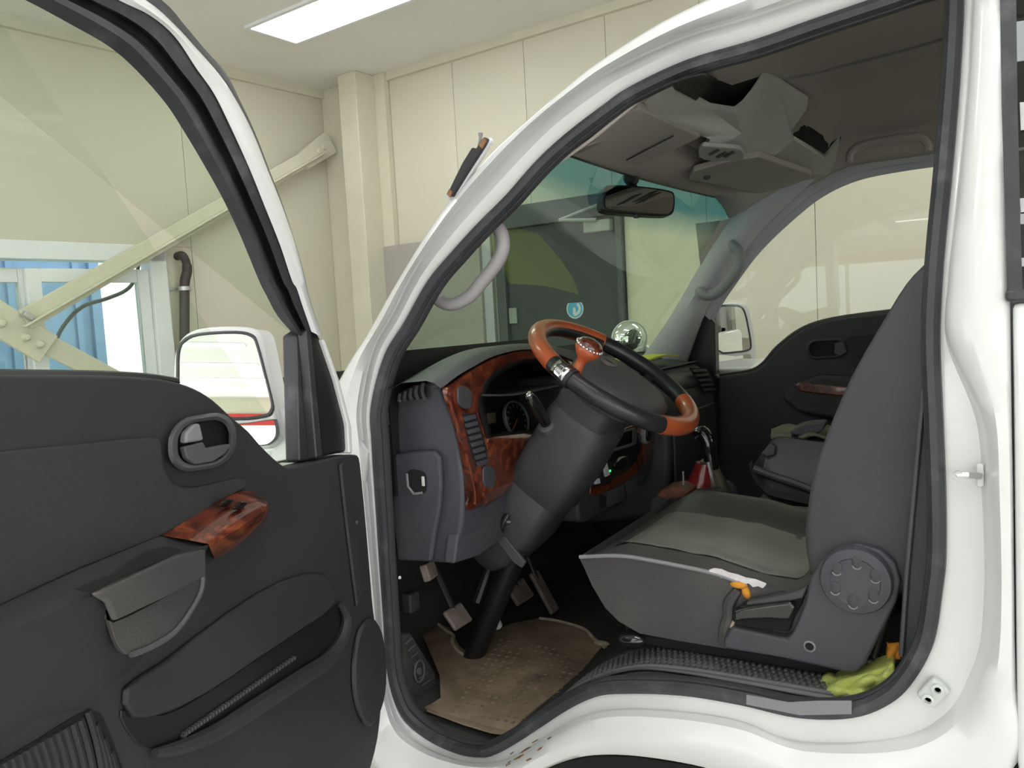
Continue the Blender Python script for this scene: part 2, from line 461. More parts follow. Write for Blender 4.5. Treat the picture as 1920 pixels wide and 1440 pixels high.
# white sliding window
wn1 = empty('window_1', lw((wb0 + wb1) / 2, wz0)); tag(wn1, 'white plastic sliding window behind the cross brace', kind='structure')
fr = MB()
slab(fr, lw, wb0, wb1, wz1 - .10, wz1, -.10, .03); slab(fr, lw, wb0, wb0 + .10, wz0, wz1, -.10, .03)
slab(fr, lw, wb1 - .1, wb1, wz0, wz1, -.10, .03); slab(fr, lw, wb0, wb1, wz0, wz0 + .06, -.10, .03)
fr.build('window_frame', M['pvc'], wn1, bevel=.006)
x1 = lwp(268, 540)[0]; x2 = lwp(62, 540)[0]
zt = lwp(200, 505)[1]
def sash(b0, b1, o0, o1):
    m = MB(); w = .075
    slab(m, lw, b0, b0 + w, wz0 + .06, zt, o0, o1); slab(m, lw, b1 - w, b1, wz0 + .06, zt, o0, o1)
    slab(m, lw, b0 + w, b1 - w, zt - w, zt, o0, o1); slab(m, lw, b0 + w, b1 - w, wz0 + .06, wz0 + .06 + w, o0, o1)
    s = m.build('sash', M['pvc'], wn1, bevel=.005)
    slab(MB(), lw, b0 + w, b1 - w, wz0 + .06 + w, zt - w, (o0 + o1) / 2 - .004, (o0 + o1) / 2 + .004).build('pane', M['glass'], s)
sash(wb0 + .1, x2 + .03, -.035, .0)
sash(x2 - .02, wb1 - .1, -.075, -.04)

# outside: blue clad building, verge, sky comes from the world
ob = empty('neighbour_building', lw(3.4, 0, -6)); tag(ob, 'blue clad building standing outside the white window', 'building')
bx0 = lwp(172, 600, -4.0)[0]
slab(MB(), lw, bx0, bx0 + 8, 0, 6, -5, -4.0).build('wall', M['blue_wall'], ob)
for k in range(12):
    slab(MB(), lw, bx0 + .1 + k * .62, bx0 + .16 + k * .62, 0, 6, -4.0, -3.97).build('batten', M['blue_wall'], ob)
slab(MB(), lw, bx0 - .10, bx0, 0, 6, -4.6, -3.95).build('corner_post', M['blue_wall'], ob)
gr = MB().prism([lw(-10, -.15, -.2), lw(20, -.15, -.2), lw(20, -.15, -40), lw(-10, -.15, -40)], (0, 0, .05)).build('grass_verge', M['grass'])
tag(gr, 'green grass verge outside the white window', 'grass', kind='stuff')
cb = MB()
cb.tube(cr([lw(lwp(*p, -.6)[0], lwp(*p, -.6)[1], -.6) for p in [(95, 660), (120, 610), (155, 575), (200, 560), (235, 545), (252, 525), (262, 490)]], 5), .013, 6)
tag(cb.build('outdoor_cable', M['frame_grey']), 'dark cable sagging outside the white window', 'cable')
fence = empty('verge_hedge', lw(2.0, 0, -9)); tag(fence, 'low green hedge seen at the bottom of the window', 'hedge')
hm = MB()
for k in range(26):
    hm.ellip(lw(.2 + k * .32, 1.0 + .1 * random.random(), -9 + .3 * random.random()), (.35, .35, .5 + .15 * random.random()), 8, 6)
hm.build('foliage', M['grass'], fence)

# cross brace of cream steel in front of the window
br = empty('cross_brace', lw(2.0, 1.2, .12)); tag(br, 'cream steel cross brace bolted in front of the white window', 'brace')
def bar(p, q, w0, w1, o0, o1, name):
    P = [lwp(*p, o1), lwp(*q, o1)]
    d = A3(P[1][0] - P[0][0], P[1][1] - P[0][1], 0); d /= np.linalg.norm(d); n = A3(-d[1], d[0], 0)
    c = [A3(*P[0], 0) + n * w0, A3(*P[1], 0) + n * w1, A3(*P[1], 0) - n * w1, A3(*P[0], 0) - n * w0]
    return MB().prism([lw(x[0], x[1], o0) for x in c], BN * (o1 - o0)).build(name, M['cream_steel'], br, bevel=.004)
bar((612, 276), (48, 600), .052, .056, .11, .135, 'bar')
bar((612, 285), (48, 612), .006, .006, .135, .18, 'bar_lip')
bar((622, 266), (570, 302), .080, .060, .105, .14, 'end_plate')
bar((-120, 536), (225, 716), .055, .055, .06, .085, 'bar')
bar((-110, 530), (92, 655), .085, .085, .085, .12, 'gusset_plate')
for p in [(4, 606), (50, 632), (76, 645), (598, 284), (607, 277)]:
    b_, z_ = lwp(*p, .135)
    MB().lathe(lw(b_, z_, .115), BN, [(.021, 0), (.021, .022), (.014, .034), (.004, .036)], 12).build('bolt', M['cream_steel'], br)
b_, z_ = lwp(50, 592, .14)
MB().box(lw(b_, z_, .12), (.05, .12, .03), (BD * .8 + UP * .6, BN, BD * -.6 + UP * .8)).build('joint_block', M['steel'], br, bevel=.004)

# hose on the wall
ho = empty('wall_hose', lw(lwp(345, 620)[0], .9)); tag(ho, 'black flexible hose clipped to the wall beside the white window', 'hose')
hp = [(342, 479), (349, 492), (351, 508), (347, 525), (346, 545), (346, 575), (346, 610), (346, 700)]
hpts = [lw(lwp(*p, .06)[0], lwp(*p, .06)[1], .06) for p in hp]
hpts = [hpts[0] - BN * .06] + hpts
MB().tube(cr(hpts, 5), [.026] * 12 + [.030] * 29, 12).build('hose', M['pipe'], ho)
b_, z_ = lwp(346, 541, .06)
MB().lathe(lw(b_, z_, .06), UP, [(.036, -.012), (.036, .012)], 16).build('clip_band', M['steel'], ho)
slab(MB(), lw, b_ - .075, b_ + .075, z_ - .01, z_ + .01, 0, .012).build('clip_plate', M['steel'], ho, bevel=.003)

# taupe board, and a darker strip put in for wall shade by the door
a0, zt0 = rwp(694, 466, .06); a1 = rwp(903, 560, .06)[0]
wbd = empty('wall_board', rw((a0 + a1) / 2, .2, .03)); tag(wbd, 'tall taupe board fixed to the wall beside the dark door', 'board')
slab(MB(), rw, a0, a1, .25, zt0, 0, .06).build('board', M['taupe'], wbd, bevel=.006)
slab(MB(), rw, a1, a1 + (rwp(922, 560)[0] - rwp(905, 560)[0]), .25, zt0, 0, .035).build('shade_strip', M['pillar'], wbd, bevel=.004)

# dark steel door with closer
d0 = rwp(936, 480)[0]; d1 = rwp(1166, 480)[0]; dz = rwp(1040, 378)[1]
dr = empty('door_1', rw((d0 + d1) / 2, 0)); tag(dr, 'dark grey steel door with a silver closer', kind='structure')
fm = MB()
slab(fm, rw, d0, d1 + .02, dz - .13, dz, 0, .05); slab(fm, rw, d0, d0 + .07, 0, dz, 0, .05)
slab(fm, rw, d1 - .02, d1 + .02, 0, dz, 0, .04)
fm.build('door_frame', M['frame_grey'], dr, bevel=.006)
slab(MB(), rw, d0 + .07, d1 - .02, .02, dz - .13, .0, .02).build('leaf', M['door_grey'], dr, bevel=.004)
ca, cz = rwp(1096, 426, .05); cb2, cz2 = rwp(1146, 420, .05)
slab(MB(), rw, ca, cb2, cz - .04, cz + .03, .02, .075).build('closer_body', M['grey_closer'], dr, bevel=.01)
pa = rwp(1118, 412, .08); pb = rwp(1050, 413, .12); pc = rwp(1128, 404, .05)
MB().tube([rw(*pa, .08), rw(*pb, .13)], .011, 8).build('closer_arm', M['grey_closer'], dr)
MB().tube([rw(*pb, .13), rw(pc[0], dz - .06, .05)], .010, 8).build('closer_arm', M['grey_closer'], dr)
sa, sz = rwp(1078, 579, .022); sr = abs(rwp(1094, 579, .022)[0] - sa)
def sdisc(r, o, a0=0, a1=2 * PI, r0=0, cut=.62):
    pts = [rw(sa + r * sr * math.cos(t), sz + min(cut, r * math.sin(t)) * sr, o) for t in np.linspace(a0, a1, 40)]
    if r0: pts += [rw(sa + r0 * sr * math.cos(t), sz + min(cut, r0 * math.sin(t)) * sr, o) for t in np.linspace(a1, a0, 40)]
    return pts
st_ = MB().prism(sdisc(1, .020)[:-1], AN * .002).build('round_sticker', M['label_white'], dr); st_['label'] = 'round blue and white sticker'
MB().prism(sdisc(.88, .022)[:-1], AN * .001).build('sticker_print', M['blue'], st_)
wq = MB().prism(sdisc(.70, .0232, -1.75, 1.0, .42), AN * .0006)
wq.prism([rw(sa + x * sr, sz + y * sr, .0232) for x, y in [(-.25, -.55), (.02, -.62), (.1, -.1), (-.02, .2), (-.2, .05)]], AN * .0006)
wq.build('sticker_print', M['label_white'], st_)
ha, hz = rwp(962, 592, .03)
slab(MB(), rw, ha - .03, ha + .03, hz - .05, hz + .05, .02, .035).build('hinge', M['grey_closer'], dr, bevel=.004)

# ceiling light panels: the one in view, then the rows that show in the mirrors
lp = atZ(555, 76, HC); lp0 = atZ(473, 47, HC)
wdt = abs((lp - lp0) @ AN); 
base = lp0 - AN * (-0)                        # a corner at the low-a end
org = KX + AD * float((lp - KX) @ AD) + AN * float((lp - KX) @ AN)
LL, LW = 1.25, max(.28, min(.36, wdt))
c0 = org + AD * LL / 2 + AN * LW / 2
def light_thing():
    e = empty('ceiling_light', (c0[0], c0[1], HC - .012))
    def rect(w, l, z0, z1):
        c = A3(c0[0], c0[1], z0)
        return [c - AD * l / 2 - AN * w / 2, c + AD * l / 2 - AN * w / 2, c + AD * l / 2 + AN * w / 2, c - AD * l / 2 + AN * w / 2], (0, 0, z1 - z0)
    p, v = rect(LW, LL, HC - .012, HC - .004)
    MB().prism(p, v).build('diffuser', M['light'], e)
    m = MB()
    for sgn in (-1, 1):
        m.box(A3(c0[0], c0[1], HC - .008) + AN * sgn * (LW / 2 + .012), (LL + .05, .024, .016), (AD, AN, UP))
        m.box(A3(c0[0], c0[1], HC - .008) + AD * sgn * (LL / 2 + .012), (.024, LW, .016), (AD, AN, UP))
    m.build('frame', M['pvc'], e)
    return e
L0 = light_thing()
tag(L0, 'lit rectangular ceiling light in plain view above the open door', 'ceiling light', 'ceiling lights of the hall')
for i in range(0, 6):
    for j in range(0, 9):
        if i == 0 and j == 0: continue
        a_ = i * 3.1; n_ = j * 2.15
        if (c0 + AD * a_ + AN * n_ - KX) @ AN > LB - .6: continue
        e = L0.copy(); COL.objects.link(e)
        e.location = L0.location + Vector(AD * a_ + AN * n_)
        e['label'] = 'ceiling light outside the view, seen only reflected in the truck mirrors'
        for ch in L0.children:
            c = ch.copy(); COL.objects.link(c); c.parent = e

# ================================================================== the truck
TK = empty('truck', (-.3, .87, 0))
tag(TK, 'white cab-over truck with its driver door swung open', 'truck')
def part(mb, name, m, parent=TK, label=None, **k):
    o = mb.build(name, M[m], parent, **k)
    if label: o['label'] = label
    return o

# ---- flank around the driver's door opening: three traced lines and the steps between them
S0 = [(906,1414),(862,1407),(808,1382),(764,1345),(742,1301),(729,1243),(724,1152),(718,1061),(713,970),(705,833),(703,764),
      (727,669),(764,607),(809,528),(857,470),(904,419),(955,368),(1010,306),(1065,255),(1137,200),(1187,166),(1292,117),(1417,80),(1520,44),(1649,0),
      (1745,-32),(1800,-38),(1803,0),(1795,155),(1782,311),(1769,444),(1762,533),(1758,640),(1764,790),(1769,933),(1769,1044),(1762,1111),(1747,1200),
      (1713,1267),(1669,1311),(1598,1338),(1497,1338),(1388,1314),(1279,1297),(1169,1294),(1117,1301),(1063,1327),(1008,1363),(968,1389),(935,1407)]
L1 = [(906,1432),(855,1426),(795,1403),(748,1366),(728,1320),(716,1250),(708,1155),(700,1061),(692,970),(680,833),(676,764),
      (696,660),(732,592),(772,512),(820,440),(866,382),(915,325),(966,272),(1025,213),(1100,158),(1160,122),(1280,68),(1405,30),(1510,-6),(1645,-45),
      (1750,-85),(1838,-85),(1824,0),(1815,155),(1801,311),(1787,444),(1778,533),(1776,640),(1838,790),(1849,933),(1854,1044),(1854,1111),(1848,1200),
      (1828,1267),(1785,1340),(1690,1388),(1500,1396),(1390,1356),(1280,1338),(1162,1333),(1092,1346),(1040,1372),(995,1402),(962,1420),(938,1429)]
L0 = [(906,1490),(840,1480),(770,1470),(715,1450),(690,1400),(680,1300),(670,1160),(655,1061),(640,970),(622,850),(618,760),
      (648,692),(690,625),(735,545),(785,462),(835,387),(885,328),(930,279),(985,230),(1060,165),(1120,118),(1235,45),(1370,-20),(1480,-65),(1630,-115),
      (1750,-150),(1885,-150),(1890,0),(1890,155),(1892,311),(1893,444),(1894,560),(1895,640),(1897,790),(1900,933),(1901,1044),(1902,1111),(1903,1200),
      (1905,1290),(1907,1430),(1760,1540),(1560,1500),(1400,1462),(1300,1434),(1190,1417),(1112,1416),(1060,1427),(1015,1446),(975,1470),(938,1490)]
n_ = len(S0)
is_front = lambda i: 3 <= i <= 25
is_rear = lambda i: 26 < i < 41
K4 = 5
def loop(px, off): return cr([side(p[0], p[1], off(i) if callable(off) else off) for i, p in enumerate(px)], K4, True)
ringS = loop(S0, .050)
def mixpx(A, B, t): return [(lerp(a[0], b[0], t), lerp(a[1], b[1], t)) for a, b in zip(A, B)]
rings = [cr([side(p[0], p[1], .10) + A3(0, 0, 0) for p in S0], K4, True),
         ringS,
         loop(mixpx(S0, L1, .55), lambda i: .046 if not is_front(i) else .030),
         loop(mixpx(S0, L1, .9), lambda i: .044 if not is_front(i) else .044),
         loop(L1, lambda i: .034 if not is_front(i) else .042),
         loop(mixpx(L1, L0, .12), lambda i: .010 if not is_front(i) else .006),
         loop(mixpx(L1, L0, .5), lambda i: -.006 if not is_front(i) else -.012),
         loop(mixpx(L1, L0, .88), lambda i: -.004 if not is_front(i) else -.006),
         loop(L0, lambda i: .006 if not is_front(i) else .004)]
# the A pillar turns round towards the windscreen, the rest turns inwards
back = []
for i in range(n_):
    p = side(L0[i][0], L0[i][1], .006)
    if 3 <= i <= 25: back.append(p + A3(-.030, .075, -.004))
    elif i >= 40 or i < 3: back.append(p + A3(0, .16, .01))
    else: back.append(p + A3(0, .05, 0))
rings.append(cr(back, K4, True))
body = part(MB().loft(rings, True), 'cab_side_frame', 'paint', ang=50, label='white painted door frame of the cab')

# weatherstrip round the opening
def inward(ring, d, dy):
    n = len(ring); c = np.mean(ring, axis=0); out = []
    for i in range(n):
        t = ring[(i + 1) % n] - ring[i - 1]; t[1] = 0; t /= np.linalg.norm(t)
        m = A3(-t[2], 0, t[0])
        if i == 0: pass
        out.append(ring[i] + m * d + A3(0, dy, 0))
    return out
_t = inward(ringS, .01, 0)
sg = 1 if np.linalg.norm(np.mean(ringS, axis=0) - _t[0]) < np.linalg.norm(np.mean(ringS, axis=0) - ringS[0]) else -1
seal = MB().tube(inward(ringS, sg * .008, -.004), .0125, 8, True)
sealo = part(seal, 'weatherstrip', 'rubber', label='worn dark rubber weatherstrip round the door opening')
lip = MB().loft([inward(ringS, sg * .012, .0), inward(ringS, sg * .021, .003), inward(ringS, sg * .023, .012), inward(ringS, sg * .020, .022), inward(ringS, sg * -.004, .05)], True)
part(lip, 'seal_lip', 'plastic', sealo)

# rear door and quarter beyond the shut line, with its dark window gasket
rd = MB()
def flank(px, py, o): return side(px, py, o)
def fw(x, z, o): return A3(x, o + tumble(z), z)
rdp = [(1899, 568), (1901, 700), (1903, 900), (1905, 1100), (1908, 1430)]
rd.prism([flank(*p, -.004) for p in rdp] + [fw(.06, .44, -.004), fw(1.14, .44, -.004), fw(1.16, 1.32, -.004)], (0, .03, 0))
rdo = part(rd, 'rear_door', 'paint_clean', bevel=.008, label='white rear side panel behind the shut line')
gk = [(1874, -60), (1878, 200), (1886, 440), (1892, 566), (1903, 568), (1912, 548)]
part(MB().loft([[flank(*p, -.010) for p in gk] + [fw(1.06, 1.34, -.010), fw(1.02, 1.76, -.010)], [flank(*p, -.012) for p in [(1905, -30), (1908, 200), (1914, 440), (1917, 535), (1919, 538), (1921, 538)]] + [fw(1.02, 1.37, -.012), fw(.98, 1.73, -.012)], [flank(*p, .02) for p in [(1905, -30), (1908, 200), (1914, 440), (1917, 535), (1919, 538), (1921, 538)]] + [fw(1.02, 1.37, .02), fw(.98, 1.73, .02)]], True), 'window_gasket', 'rubber', rdo)
part(MB().add([flank(*p, .004) for p in [(1904, -40), (1908, 200), (1914, 440), (1917, 540)]] + [fw(1.03, 1.36, .004), fw(.99, 1.74, .004)], [tuple(range(6))]), 'rear_pane', 'rear_glass', rdo)
part(MB().prism([flank(1874, -58, .0), flank(1885, -150, .0), fw(.5, 1.93, .0), fw(1.14, 1.93, .0), fw(1.16, 1.32, .0), fw(1.06, 1.34, .0), fw(1.02, 1.76, .0)], (0, .03, 0)), 'rear_side_rail', 'paint_clean', rdo, bevel=.006)
for (y0, y1) in ((192, 244), (372, 398), (484, 500)):
    part(MB().prism([flank(*p, -.001) for p in [(1912, y0), (1946, y0 - 3), (1946, y1 - 3), (1914, y1)]], (0, .002, 0)), 'sticker', 'label_white', rdo)
part(MB().prism([flank(*p, -.012) for p in [(1884, 545), (1921, 540), (2000, 540), (2000, 562), (1886, 566)]], (0, .02, 0)), 'lower_gasket', 'rubber', rdo, bevel=.005)

# wheel house under the arch
wh = MB()
arch = [(1000, 1452), (1060, 1429), (1112, 1418), (1190, 1419), (1300, 1436), (1400, 1464), (1560, 1502), (1760, 1545), (1760, 1900), (1000, 1900)]
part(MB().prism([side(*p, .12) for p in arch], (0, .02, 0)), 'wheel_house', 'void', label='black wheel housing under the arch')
wc = A3(-.28, .16, .30)
wheel = part(MB().lathe(wc, (0, 1, 0), [(.13, 0), (.17, -.01), (.29, -.015), (.315, .02), (.315, .16), (.28, .18)], 36), 'wheel', 'black')
part(MB().lathe(wc + A3(0, -.005, 0), (0, 1, 0), [(.02, -.01), (.09, -.008), (.15, .0), (.165, .02)], 24), 'wheel_disc', 'steel', wheel)

# body shell out of sight: roof skin, far flank, nose and back wall close the cab
def hz_(x, y):
    v = abs((y - .85) / .74)
    return 1.75 + .17 * sstep((x + .80) / .45) - .13 * min(1.15, v) ** 3
roof = MB().grid(lambda u, v: (lambda x, y: A3(x, y, hz_(x, y) + .055 - .03 * (abs((y - .85) / .8)) ** 4))(lerp(-.78, 1.15, u), lerp(.16, 1.56, v)), 24, 16)
part(roof, 'roof', 'paint_clean', solid=.012, label='white cab roof')
hl = MB().grid(lambda u, v: (lambda x, y: A3(x, y, hz_(x, y)))(lerp(-.76, 1.1, u), lerp(.135, 1.60, v)), 30, 24)
hlo = part(hl, 'headliner', 'headliner', solid=.006, label='grey-brown felt headliner')
def onH(px, py, d=.004):
    r = ray(px, py)
    for t in np.linspace(.6, 4, 3400):
        p = CAM + r * t
        if p[2] > hz_(p[0], p[1]) - d: return p
    return p
part(MB().tube(cr([onH(*p, .001) for p in [(1450,150),(1520,136),(1600,116),(1700,90),(1790,64)]], 4), .007, 6), 'headliner_crease', 'handle_dark', hlo)
bw = MB()
for c, z in (((1.10, .86, .95), (.04, 1.5, .70)), ((1.10, .86, 1.76), (.04, 1.5, .12)), ((1.10, .17, 1.5), (.04, .14, .42)), ((1.10, 1.55, 1.5), (.04, .14, .42))):
    bw.box(c, z)
bwo = part(bw, 'cab_back_panel', 'headliner')
part(MB().box((1.10, .86, 1.5), (.006, 1.26, .41)), 'back_window', 'glass', bwo)
fs = MB().prism([A3(x, 1.70, z) for x, z in [(-1.45, .35), (-1.45, 1.05), (-1.30, 1.1), (-.86, 1.10), (-.86, .35)]], (0, .03, 0))
part(fs, 'far_front_panel', 'paint_clean')
def quarter(y, name, gm):
    m = MB()
    for x0, x1, z0, z1 in ((.10, 1.12, .55, 1.26), (.10, 1.12, 1.70, 1.80), (.10, .20, 1.26, 1.70), (1.02, 1.12, 1.26, 1.70)):
        m.box(((x0 + x1) / 2, y, (z0 + z1) / 2), (x1 - x0, .03, z1 - z0))
    o = part(m, name, 'headliner')
    part(MB().box((.61, y, 1.48), (.82, .006, .44)), 'quarter_window', gm, o)
quarter(1.66, 'far_rear_panel', 'glass')
quarter(.085, 'near_rear_panel', 'glass')
nose = MB().prism([A3(x, .02, z) for x, z in [(-1.62, .35), (-1.66, .8), (-1.52, 1.12), (-1.30, 1.17), (-1.26, 1.12), (-1.48, 1.05), (-1.55, .4)]], (0, 1.70, 0))
part(nose, 'front_panel', 'paint_clean', bevel=.02, label='white nose panel of the cab')
ftr = MB().prism([side(*p, .02) for p in [(690, 850), (655, 1061), (690, 1300), (730, 1430), (620, 1430), (560, 1200), (560, 900), (620, 760)]], (-.02, .05, 0))
part(ftr, 'front_corner_panel', 'paint')
# firewall, floor
part(MB().box((-1.14, 1.635, .83), (.56, .03, .76)), 'kick_panel', 'carpet')
part(MB().box((-1.43, .85, .85), (.03, 1.60, .80)), 'firewall', 'carpet')
flp = [(-1.42, .62), (-1.36, .505), (-1.25, .490), (-.95, .485), (-.88, .492), (-.80, .535), (-.70, .620), (-.60, .672), (-.50, .690), (-.30, .694), (.05, .694), (1.10, .694), (1.10, .66), (-.6, .63), (-.9, .45), (-1.42, .45)]
flo = part(MB().prism(cr([A3(x, .06, z) for x, z in flp[:11]], 4) + [A3(x, .06, z) for x, z in flp[11:]], (0, 1.58, 0)), 'cab_floor', 'carpet', label='dark carpeted cab floor stepping up over the wheel')

# windscreen
WT = [A3(-.765, .15, 1.71), A3(-.725, 1.58, 1.725)]
WBm = [A3(-1.20, .08, 1.19), A3(-1.10, 1.60, 1.19)]
def ws(u, v, o=0):      # u across, v up
    p = lerp(lerp(WBm[0], WBm[1], u), lerp(WT[0], WT[1], u), v)
    bow = (1 - (2 * u - 1) ** 2)
    return p + A3(-lerp(.14, .06, v) * bow - o * .8, 0, .01 * bow + o * .55)
wso = part(MB().grid(lambda u, v: ws(u, v), 24, 14), 'windscreen', 'windshield', label='green tinted windscreen with a blue shade band')
fk = MB()
for path in ([(u, 0) for u in np.linspace(0, 1, 25)], [(u, 1) for u in np.linspace(0, 1, 25)], [(0, v) for v in np.linspace(0, 1, 12)], [(1, v) for v in np.linspace(0, 1, 12)]):
    fk.tube([ws(u, v, .004) for u, v in path], .014, 6)
part(fk, 'windscreen_gasket', 'black', wso)
us = np.linspace(.07, 1.0, 22)
hd = MB().loft([[ws(u, 1.06, .03) for u in us], [ws(u, 1.0, .012) for u in us], [ws(u, .995, -.010) for u in us], [ws(u, 1.015, -.026) for u in us],
                [A3(-.70, ws(u, 1)[1], min(ws(u, 1)[2] + .03, hz_(-.70, ws(u, 1)[1]) - .002)) for u in us], [A3(-.66, ws(u, 1)[1], hz_(-.66, ws(u, 1)[1]) + .004) for u in us]], False)
part(hd, 'header_rail', 'headliner', solid=.004)
def hit_ws(px, py):
    r = ray(px, py); best = None
    nrm = np.cross(ws(.5, 0) - ws(.5, 1), A3(0, 1, 0))
    lo, hi = .5, 4.0
    f = lambda t: None
    for t in np.linspace(1.0, 4, 3000):
        p = CAM + r * t
        v = (p[2] - 1.19) / .53; u = (p[1] - .12) / 1.40
        if -.1 < v < 1.1 and p[0] < ws(u, v)[0]: return p
    return CAM + r * 2
# wiper outside the screen
wpr = [ws(.03, .02, .02), ws(.11, .035, .025), ws(.17, .055, .025), ws(.25, .075, .02)]
wo = part(MB().tube(cr(wpr, 5), .006, 6), 'wiper', 'black')
part(MB().ellip(ws(.155, .05, .028), (.012, .035, .012), 10, 8), 'wiper_joint', 'black', wo)

# ---- driver's door, swung open on its front hinges
PH = math.radians(75)
DH = A3(-1.10, -.01, 0); DD = A3(math.cos(PH), -math.sin(PH), 0); DN = A3(math.sin(PH), math.cos(PH), 0)
def dw(s, z, t=0): return DH + DD * s + DN * t + UP * z
def dpx(px, py, t=0): return onp(px, py, DN, DN @ DH + t)
def dsz(px, py, t=0):
    p = dpx(px, py, t); return float((p - DH) @ DD), float(p[2])
DR = empty('driver_door', dw(.1, .45), TK)
tag(DR, 'open driver door with charcoal trim and burl wood switch panel')
def dpart(mb, name, m, label=None, **k):
    o = mb.build(name, M[m], DR, **k)
    if label: o['label'] = label
    return o
OFFT = [dw(1.02, 1.33), dw(1.04, 1.1), dw(1.03, .75), dw(.98, .5)]
sillc = [(0,703),(182,704),(273,708),(321,714),(365,728),(401,750),(437,783),(467,808),(492,837),(525,868),(547,877),(583,869),(620,859),(660,852)]
edgec = [(671,853),(676,870),(686,971),(694,1065),(701,1147),(712,1215),(717,1290),(709,1384),(690,1460)]
trim_outline = OFFT[:1] + cr([dpx(*p) for p in sillc], 3) + cr([dpx(*p) for p in edgec], 3) + [dw(.14, .43), dw(.3, .40), dw(.9, .40)] + OFFT[:0:-1]
dpart(MB().prism(trim_outline, -DN * .045), 'trim_panel', 'trim_door', 'charcoal moulded door trim', bevel=.014, seg=3)
# white door shell behind the trim
sh = []
for p in [dw(1.05, 1.30)] + [dpx(*q) for q in sillc[:-1:2]] + [dpx(668, 860), dpx(690, 980), dpx(704, 1140), dpx(718, 1290), dpx(703, 1420)] + [dw(.15, .40), dw(.95, .36), dw(1.05, .6)]:
    sh.append(p - DN * .05 + UP * -.008)
dpart(MB().prism(sh, -DN * .075), 'door_shell', 'paint', 'white outer door panel', bevel=.02)
# belt line: dark weatherstrip on the sill
belt = cr([dpx(*p, -.03) for p in [(-160, 704), (0, 704), (182, 705), (273, 709), (330, 717)]], 4)
dpart(MB().tube(belt, .007, 8), 'belt_seal', 'black')
# window frame: dark inner run, white outer run, black outer gasket
G = [(556,633),(521,593),(499,553),(485,525),(452,445),(419,375),(383,310),(346,248),(310,193),(255,131),(204,87),(135,47),(47,0),(-60,-48)]
W1 = [(584,622),(566,570),(556,540),(547,525),(525,459),(496,386),(467,314),(430,233),(401,175),(368,128),(328,69),(281,29),(222,0),(110,-60)]
W2 = [(606,633),(588,585),(576,545),(569,512),(554,459),(529,386),(503,321),(474,248),(443,188),(410,138),(365,87),(328,47),(273,0),(160,-60)]
W3 = [(606,634),(589,586),(577,546),(570,513),(555,460),(531,386),(506,321),(478,248),(450,188),(424,138),(383,91),(346,47),(303,0),(190,-70)]
def dloop(px, t): return cr([dpx(p[0], p[1], t) for p in px], 4)
tail = lambda ring, z: ring + [dw(.93, z)]
gz_ = [1.70, 1.76, 1.79, 1.80]
fr_in = MB().loft([dloop(G, -.075), dloop(G, -.03), dloop(mixpx(G, W1, .30), -.012), dloop(mixpx(G, W1, .45), -.012), dloop(mixpx(G, W1, .52), -.026), dloop(mixpx(G, W1, .66), -.026), dloop(mixpx(G, W1, .72), -.004), dloop(W1, .0), dloop(W1, -.075)], False)
dpart(fr_in, 'window_frame', 'rubber', 'dark inner window frame of the door', ang=30)
dpart(MB().loft([dloop(W1, -.03), dloop(W1, .002), dloop(mixpx(W1, W2, .5), .006), dloop(W2, .0), dloop(W2, -.06)], False), 'window_frame_outer', 'paint_clean', 'white outer run of the door window frame', ang=30)
dpart(MB().loft([dloop(W2, -.03), dloop(W2, -.012), dloop(W3, -.018), dloop(W3, -.07)], False), 'frame_gasket', 'rubber')
# rear part of the frame, out of the picture
rf = MB(); g0, w0 = dsz(*G[-1], 0), dsz(*W3[-1], 0)
rf.prism([dw(*g0), dw(.95, g0[1] - .02), dw(.98, 1.32), dw(1.05, 1.32), dw(1.02, w0[1] - .02), dw(*w0)], -DN * .06)
dpart(rf, 'rear_frame', 'paint_clean', bevel=.006)
# glass
gls = cr([dpx(*p, -.055) for p in G], 3)
gq = [dpx(560, 640, -.055), dpx(562, 862, -.055), dpx(525, 880, -.055), dw(.55, 1.15, -.055), dw(.95, 1.28, -.055), dw(.95, dsz(*G[-1])[1], -.055)]
dpart(MB().add(gls[::-1] + gq[:0] + [dw(.95, dsz(*G[-1])[1], -.055), dw(.97, 1.26, -.055), dw(.6, 1.20, -.055), dpx(500, 880, -.055), dpx(562, 865, -.055)][::-1][::-1] , [tuple(range(len(gls) + 5))]), 'door_window', 'door_glass', 'clear side window of the open door', ang=180)
# division post and the black triangle at the front
dpart(MB().prism([dpx(*p, -.02) for p in [(556,628),(580,612),(600,860),(562,866)]], -DN * .03), 'division_post', 'rubber', bevel=.005)
dpart(MB().prism([dpx(*p, -.008) for p in [(581,616),(590,612),(612,652),(640,750),(657,846),(602,858)]], -DN * .04), 'quarter_panel', 'black', bevel=.008, seg=3)
dpart(MB().prism([dpx(*p, -.002) for p in [(574,620),(583,614),(606,856),(594,859)]], -DN * .02), 'glass_run', 'rubber', bevel=.004)
dpart(MB().prism([dpx(*p, .0) for p in [(604,636),(610,636),(637,712),(660,800),(662,850),(655,850),(652,795),(630,712)]], -DN * .05), 'front_edge', 'paint_clean', bevel=.004)

# trim relief
ins = [(-220,868),(-60,852),(0,846),(150,832),(278,820),(296,832),(300,870),(318,905),(360,914),(440,897),(455,905),(452,916),(410,938),(300,1003),(150,1063),(0,1132),(-60,1160),(-220,1232)]
dpart(MB().prism(cr([dpx(*p, .0) for p in ins], 2, True), DN * .006), 'fabric_insert', 'fabric', 'woven insert of the door trim', bevel=.004)
